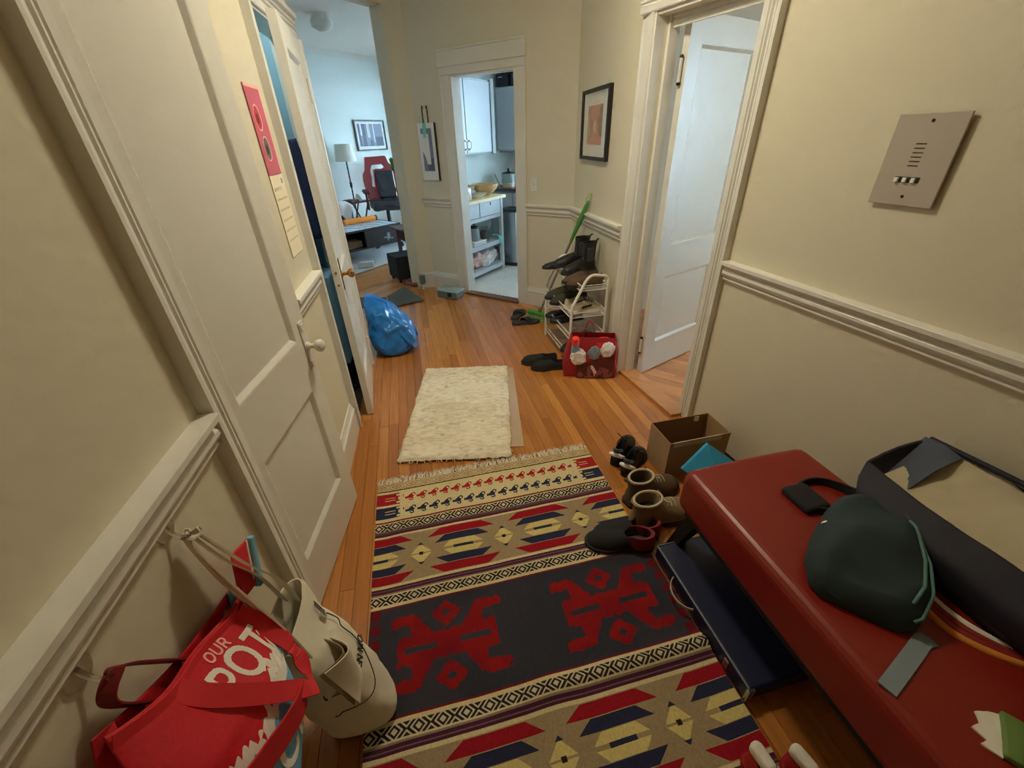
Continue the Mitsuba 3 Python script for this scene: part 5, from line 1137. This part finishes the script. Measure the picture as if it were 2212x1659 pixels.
part(ok_, 'plug', mv(cat(cyl(.014, 0, .03, 14)), (1.838, -3.727, 1.115), rx=-math.pi/2), 'black')
part(ok_, 'cord', tube(spline([(1.838, -3.698, 1.115), (1.84, -3.66, 1.11), (1.85, -3.62, 1.06), (1.85, -3.58, .98), (1.86, -3.52, .906), (1.95, -3.46, .905)], 8), .0045, 8), 'black', smooth=True)

# ================================================================= living room (same frame)
rk2 = thing('area_rug', 'pale grey area rug under the coffee table in the living room', 'rug')
G = [[(d, t+.006*math.sin(d*9), .010+.006*vfbm(np.array([[d*9, t*9, 0.]]), 3, 7)[0]) for t in np.linspace(-5.62, -4.62, 30)] for d in np.linspace(-1.7, 1.75, 70)]
part(rk2, 'pile', sheet(G, .012), 'rugliving', smooth=60)
cl = thing('ceiling_light', 'small round glass ceiling light in the living room', 'ceiling light')
part(cl, 'base', mv(cyl(.10, 2.64, 2.68, 32), (.30, -4.72, 0)), 'white'); part(cl, 'shade', mv(lathe([(0, 2.535), (.06, 2.542), (.105, 2.57), (.118, 2.61), (.108, 2.642), (0, 2.642)], 36), (.30, -4.72, 0)), 'shade', 'pale glass bowl', smooth=40)
pf = thing('framed_picture', 'black framed grey photograph on the living room wall above the chair', 'picture')
frame(K(2.13, -6.285, 1.591), KN*1.073, KT, (0, 0, 1.073))
w2, h2 = .305, .205
part(pf, 'frame', mv(extr(sbox(-w2, -h2, w2, h2).difference(sbox(-w2+.018, -h2+.018, w2-.018, h2-.018)), .022), rx=math.pi/2, loc=(0, .024, 0)), 'black', 'thin black frame', smooth=False)
part(pf, 'mount', box(-w2+.018, w2-.018, .004, .010, -h2+.018, h2-.018), 'whitepaper', 'white mount', smooth=False)
part(pf, 'print', box(-.245, .245, .010, .0105, -.145, .155), 'picgrey', 'grey photograph', smooth=False)
for (a, b, c_, d_, m_) in ((-.20, -.17, 0.0, .155, 'whitepaper'), (-.06, -.015, -.03, .155, 'whitepaper'), (-.045, -.03, -.03, .155, 'picgrey'), (.055, .075, -.09, .155, 'whitepaper'), (-.245, -.205, -.145, .155, 'picdark'), (-.165, -.10, -.145, .155, 'picdark'), (.09, .245, -.145, -.02, 'picdark'), (-.03, .03, -.145, -.06, 'picdark')):
    part(pf, 'print', box(a, b, .0105, .0112, c_, d_), m_, smooth=False)
kframe()
lp = thing('floor_lamp', 'floor lamp with a white shade on a thin dark pole by the living room wall', 'floor lamp')
part(lp, 'shade', mv(lathe([(.127, 1.484), (.162, 1.246), (.159, 1.246), (.124, 1.484), (.127, 1.484)], 40), (1.33, -6.05, 0)), 'shade', 'white shade', smooth=40)
part(lp, 'pole', tube([(1.33, -6.05, .02), (1.33, -6.05, 1.42)], .010, 10), 'darksteel', smooth=True); part(lp, 'switch', mv(cyl(.02, .88, .95, 14), (1.33, -6.05, 0)), 'black'); part(lp, 'base', mv(lathe([(0, .003), (.13, .003), (.13, .018), (.02, .03), (0, .03)], 32), (1.33, -6.05, 0)), 'darksteel', smooth=40)
tt = thing('tray_table', 'dark folding tray table with crossed legs beside the floor lamp', 'side table')
part(tt, 'top', box(1.0, 1.36, -5.98, -5.70, .680, .700, .004), 'mahog'); 
for y in (-5.95, -5.73):
    part(tt, 'leg', tube([(1.03, y, .68), (1.33, y, .012)], .011, 8), 'mahog', smooth=True); part(tt, 'leg', tube([(1.33, y, .68), (1.03, y, .012)], .011, 8), 'mahog', smooth=True)
single('book', box(1.02, 1.17, -5.95, -5.74, .701, .728, .002), 'mahog', 'dark book lying on the folding tray table', 'book', smooth=False)
single('paper_cone', mv(lathe([(0, 0), (.06, 0), (.05, .03), (.012, .10), (0, .102)], 20), (1.22, -5.82, .701)), 'whitegloss', 'small white pointed ornament on the folding tray table', 'ornament', smooth=40)
# upholstered chair with a white throw at the left
ac = thing('armchair', 'low dark armchair partly covered by a white throw', 'armchair')
part(ac, 'seat', rbox(-.35, .84, -6.0, -5.68, .16, .40, .05), 'darkgrey', smooth=50); part(ac, 'arm', rbox(.82, .96, -6.02, -5.66, .10, .66, .04), 'picdark', 'grey arm', smooth=50)
part(ac, 'back', rbox(-.35, .82, -6.14, -6.0, .16, .80, .05), 'darkgrey', smooth=50)
for (x, y) in ((.88, -5.72), (-.3, -5.72), (.88, -5.98), (-.3, -6.08)): part(ac, 'leg', mv(cyl(.02, .016, .17, 12), (x, y, 0)), 'mahog')
G = [[(.48+.43*s+.03*math.sin(9*t+3*s), -6.0+.345*min(1, t/.6)+.012*math.sin(14*s), .70+.05*math.sin(3*s)-.24*max(0, t-.55)/.45*(1+.2*math.sin(8*s))+.012*math.sin(14*s+5*t)) for t in np.linspace(0, 1, 26)] for s in np.linspace(0, 1, 24)]
single('throw_blanket', sheet(G, .012), 'throw', 'white throw draped over the low armchair', 'blanket', smooth=60)
# racing style chair
gc = thing('gaming_chair', 'red and black racing style swivel chair in the living room', 'chair')
GO = np.array([1.62, -5.66, 0.]); ga = .62
frame(K(GO[0], GO[1]), (KN*math.cos(ga)+KT*math.sin(ga)), (-KN*math.sin(ga)+KT*math.cos(ga)), (0, 0, 1))   # x right, y towards the viewer
def outl(o): return Polygon([(-.16, 1.27), (.13, 1.28), (.17, 1.16), (.20, 1.08), (.27, .98), (.26, .70), (-.22, .70), (-.245, .95), (-.235, 1.04), (-.19, 1.10)]).buffer(o)
g = outl(0).buffer(.02)
hole = Polygon([(-.125, 1.10), (-.09, 1.175), (.07, 1.18), (.10, 1.14), (.06, 1.12), (-.04, 1.125), (-.08, 1.10), (-.085, 1.02), (-.10, .86), (-.14, .88), (-.12, 1.0)]).buffer(.004)
bm = extr(g.difference(hole), .09); bm = mv(bm, rx=math.pi/2); bm.vertices[:, 1] += -.07-.10*(bm.vertices[:, 2]-.7)/.6
part(gc, 'backrest', bm, 'chairred', 'red shell of the backrest', smooth=30)
cm = mv(wobble(tm(rbox(-.085, .20, -.03, .03, .70, 1.10, .028)).subdivide_to_size(.03), .012, 12, 3), (.01, .05, 0)); cm.vertices[:, 1] += -.10*(cm.vertices[:, 2]-.7)/.6
part(gc, 'back_cushion', cm, 'chairblack', 'black padded centre', smooth=50)
part(gc, 'seat', wobble(tm(rbox(-.25, .27, -.02, .46, .56, .70, .05)).subdivide_to_size(.04), .02, 9, 5), 'chairblack', 'black padded seat', smooth=50)
part(gc, 'armrest', cat(rbox(-.33, -.23, -.02, .30, .80, .85, .02, 8), box(-.30, -.27, .10, .18, .56, .81, .008)), 'mahog', smooth=40)
part(gc, 'armrest', cat(rbox(.25, .35, -.02, .30, .80, .85, .02, 8), box(.29, .32, .10, .18, .56, .81, .008)), 'black', smooth=40)
part(gc, 'column', mv(cyl(.03, .10, .56, 16), (0, .2, 0)), 'black')
for i in range(5):
    a = i*2*math.pi/5; part(gc, 'foot', cat(tube([(0, .2, .12), (.32*math.cos(a), .2+.32*math.sin(a), .075)], [.03, .016], 8), mv(trimesh.creation.icosphere(2, .026), (.32*math.cos(a), .2+.32*math.sin(a), .045))), 'black', smooth=40)
for i, (a, l) in enumerate(((-.22, .10), (-.08, .12), (.10, .16))): part(gc, 'crease_fold', wobble(tm(rbox(-.2+.15*i, -.08+.15*i, .10, .16+l, .685, .715, .012, 8)), .01, 12, i), 'chairblack', smooth=50)
kframe()
# house plant behind the chair
pl_ = thing('house_plant', 'leafy plant in a brown pot at the right of the racing chair', 'plant')
part(pl_, 'pot', mv(lathe([(0, 0), (.09, 0), (.12, .16), (.125, .18), (.11, .18), (0, .16)], 28), (2.28, -5.97, .86)), 'potbrown', smooth=40)
part(pl_, 'stand', cat(mv(cyl(.13, .82, .86, 28), (2.28, -5.97, 0)), mv(cyl(.03, .02, .82, 14), (2.28, -5.97, 0)), mv(cyl(.12, .003, .02, 24), (2.28, -5.97, 0))), 'mahog')
R3 = np.random.default_rng(2)
for i in range(22):
    a, e_, l = R3.uniform(0, 6.28), R3.uniform(.2, 1.35), R3.uniform(.16, .36)
    P0 = np.array([2.26, -5.95, 1.03]); dv = np.array([math.cos(a)*math.cos(e_), math.sin(a)*math.cos(e_), math.sin(e_)]); sd = np.cross(dv, [0, 0, 1]); sd /= np.linalg.norm(sd)
    G = [[P0+dv*l*s+np.array([0, 0, -.22*l*s*s])+sd*wd*.045*math.sin(math.pi*min(1, s*.98+.02))**.8 for wd in (-1, 0, 1)] for s in np.linspace(.02, 1, 9)]
    part(pl_, 'leaf', sheet(G, .002), 'leaf' if i % 3 else 'plantgreen', smooth=60)
# coffee table with a map under glass
tb = thing('coffee_table', 'low black coffee table with a pale map top and an open lower shelf', 'coffee table')
frame(K(.62, -5.22, 0), (KN*.99+KT*.13), (-KN*.13+KT*.99), (0, 0, 1))
part(tb, 'top', box(-.50, .50, -.34, .34, .435, .462, .004), 'tabledark'); part(tb, 'map_sheet', box(-.485, .46, -.325, .322, .462, .464), 'map', 'pale blue and white map', smooth=False)
part(tb, 'front_apron', box(-.12, .50, .30, .335, .215, .435), 'tabledark', smooth=False); part(tb, 'side_apron', box(.465, .50, -.32, .30, .215, .435), 'tabledark', smooth=False); part(tb, 'rear_apron', box(-.5, .47, -.335, -.30, .215, .435), 'tabledark', smooth=False)
part(tb, 'lower_shelf', box(-.49, .47, -.30, .30, .19, .215), 'tabledark', smooth=False)
for (x, y) in ((-.48, -.32), (-.48, .28), (.44, -.32), (.44, .28)): part(tb, 'leg', box(x, x+.04, y, y+.04, .018, .435), 'tabledark', smooth=False)
part(tb, 'map_line', cat(*[tube([(x, y, .4645) for x, y in spline([(-.45+.2*i, -.25+.03*i), (-.3+.2*i, .0), (-.2+.18*i, .1-.1*(i % 2)), (-.05+.12*i, .28)], 6)], .004, 5) for i in range(4)]), 'slate', smooth=True)
part(tb, 'window_motif', cat(box(.24, .29, .335, .337, .27, .36), box(.18, .235, .335, .337, .29, .31), box(.235, .255, .335, .337, .25, .34), box(.30, .34, .335, .337, .27, .285)), 'slate', 'pale pattern on the black front', smooth=False)
for i in range(3): single('book', mv(box(-.16, .16, -.11, .11, 0, .028, .002), (-.28, .12, .216+.0295*i), rz=.1*i-.1), 'book', ('brown book at the bottom of the small stack inside the coffee table', 'brown book in the middle of the stack inside the coffee table', 'brown book on top of the stack inside the coffee table')[i], 'book', smooth=False)
pr = thing('paper_roll', 'orange cardboard tube lying on the coffee table', 'tube')
part(pr, 'tube', mv(lathe([(0, -.25), (.038, -.25), (.038, .25), (0, .25)], 28), (.16, -.17, .5025), ry=math.pi/2, rz=.06), 'orange', smooth=40)
part(pr, 'end_cap', mv(lathe([(0, .25), (.039, .25), (.039, .275), (0, .277)], 28), (.16, -.17, .5025), ry=math.pi/2, rz=.06), 'mahog', 'dark end cap', smooth=40)
kframe()
# black cube and small table by the pier
sb = thing('subwoofer', 'black cube speaker on short feet beside the living room opening', 'speaker')
frame((-.13, 5.33, 0), (.93, .37, 0), (-.37, .93, 0), (0, 0, 1))
part(sb, 'body', box(-.15, .16, -.13, .17, .045, .315, .006), 'blackmatte'); part(sb, 'top_lip', box(-.0, .16, -.132, -.126, .298, .306), 'chrome', 'bright top edge', smooth=False)
for (x, y) in ((-.12, -.10), (.13, -.10), (-.12, .14), (.13, .14)): part(sb, 'foot', mv(cyl(.018, .003, .046, 12), (x, y, 0)), 'black')
unpose()
st = thing('end_table', 'small dark brown table with a drawer behind the black cube', 'side table')
frame((.06, 5.98, 0), (.93, .37, 0), (-.37, .93, 0), (0, 0, 1))
part(st, 'top', box(-.28, .24, -.20, .22, .50, .525, .004), 'mahog'); part(st, 'drawer_box', box(-.20, .20, -.16, .18, .36, .50), 'mahog', smooth=False)
for x in (-.07, .09): part(st, 'knob', mv(trimesh.creation.icosphere(2, .017), (x, -.175, .43)), 'chrome', 'bright knob', smooth=True)
for (x, y) in ((-.2, -.16), (.17, -.16), (-.2, .15), (.17, .15)): part(st, 'leg', box(x, x+.03, y, y+.03, .003, .36), 'mahog', smooth=False)
single('jug', mv(lathe([(0, 0), (.055, 0), (.06, .02), (.052, .12), (.04, .17), (.055, .20), (.05, .20), (.034, .17), (.046, .12), (.05, .02), (0, .01)], 28), (.02, .0, .526)), 'whitegloss', 'white jug on the small dark brown table', 'jug', smooth=40)
single('bowl', mv(lathe([(0, 0), (.03, 0), (.07, .03), (.075, .05), (.07, .05), (.03, .01), (0, .01)], 24), (-.10, -.09, .526)), 'mahog', 'little dark bowl on the small dark brown table', 'bowl', smooth=40)
unpose()
vk = single('floor_vent', mv(box(-.10, .10, -.03, .05, 0, .07, .005), (0, 0, 0)).apply_transform(trimesh.transformations.translation_matrix(K(.22, -4.72, .022))), 'rugliving', 'low pale box on the grey rug under the coffee table', 'box', smooth=False)
sc = thing('slippers', 'brown slipper lying behind the black cube speaker', 'slipper')
pose((-.02, 4.98, .002), rz=2.2); part(sc, 'upper', mv(shoe_upper(.24, .09, .05, .045), (0, 0, .0)), 'mottle', smooth=40); part(sc, 'sole', sole_mesh(.24, .09, .016), 'mahog'); unpose()
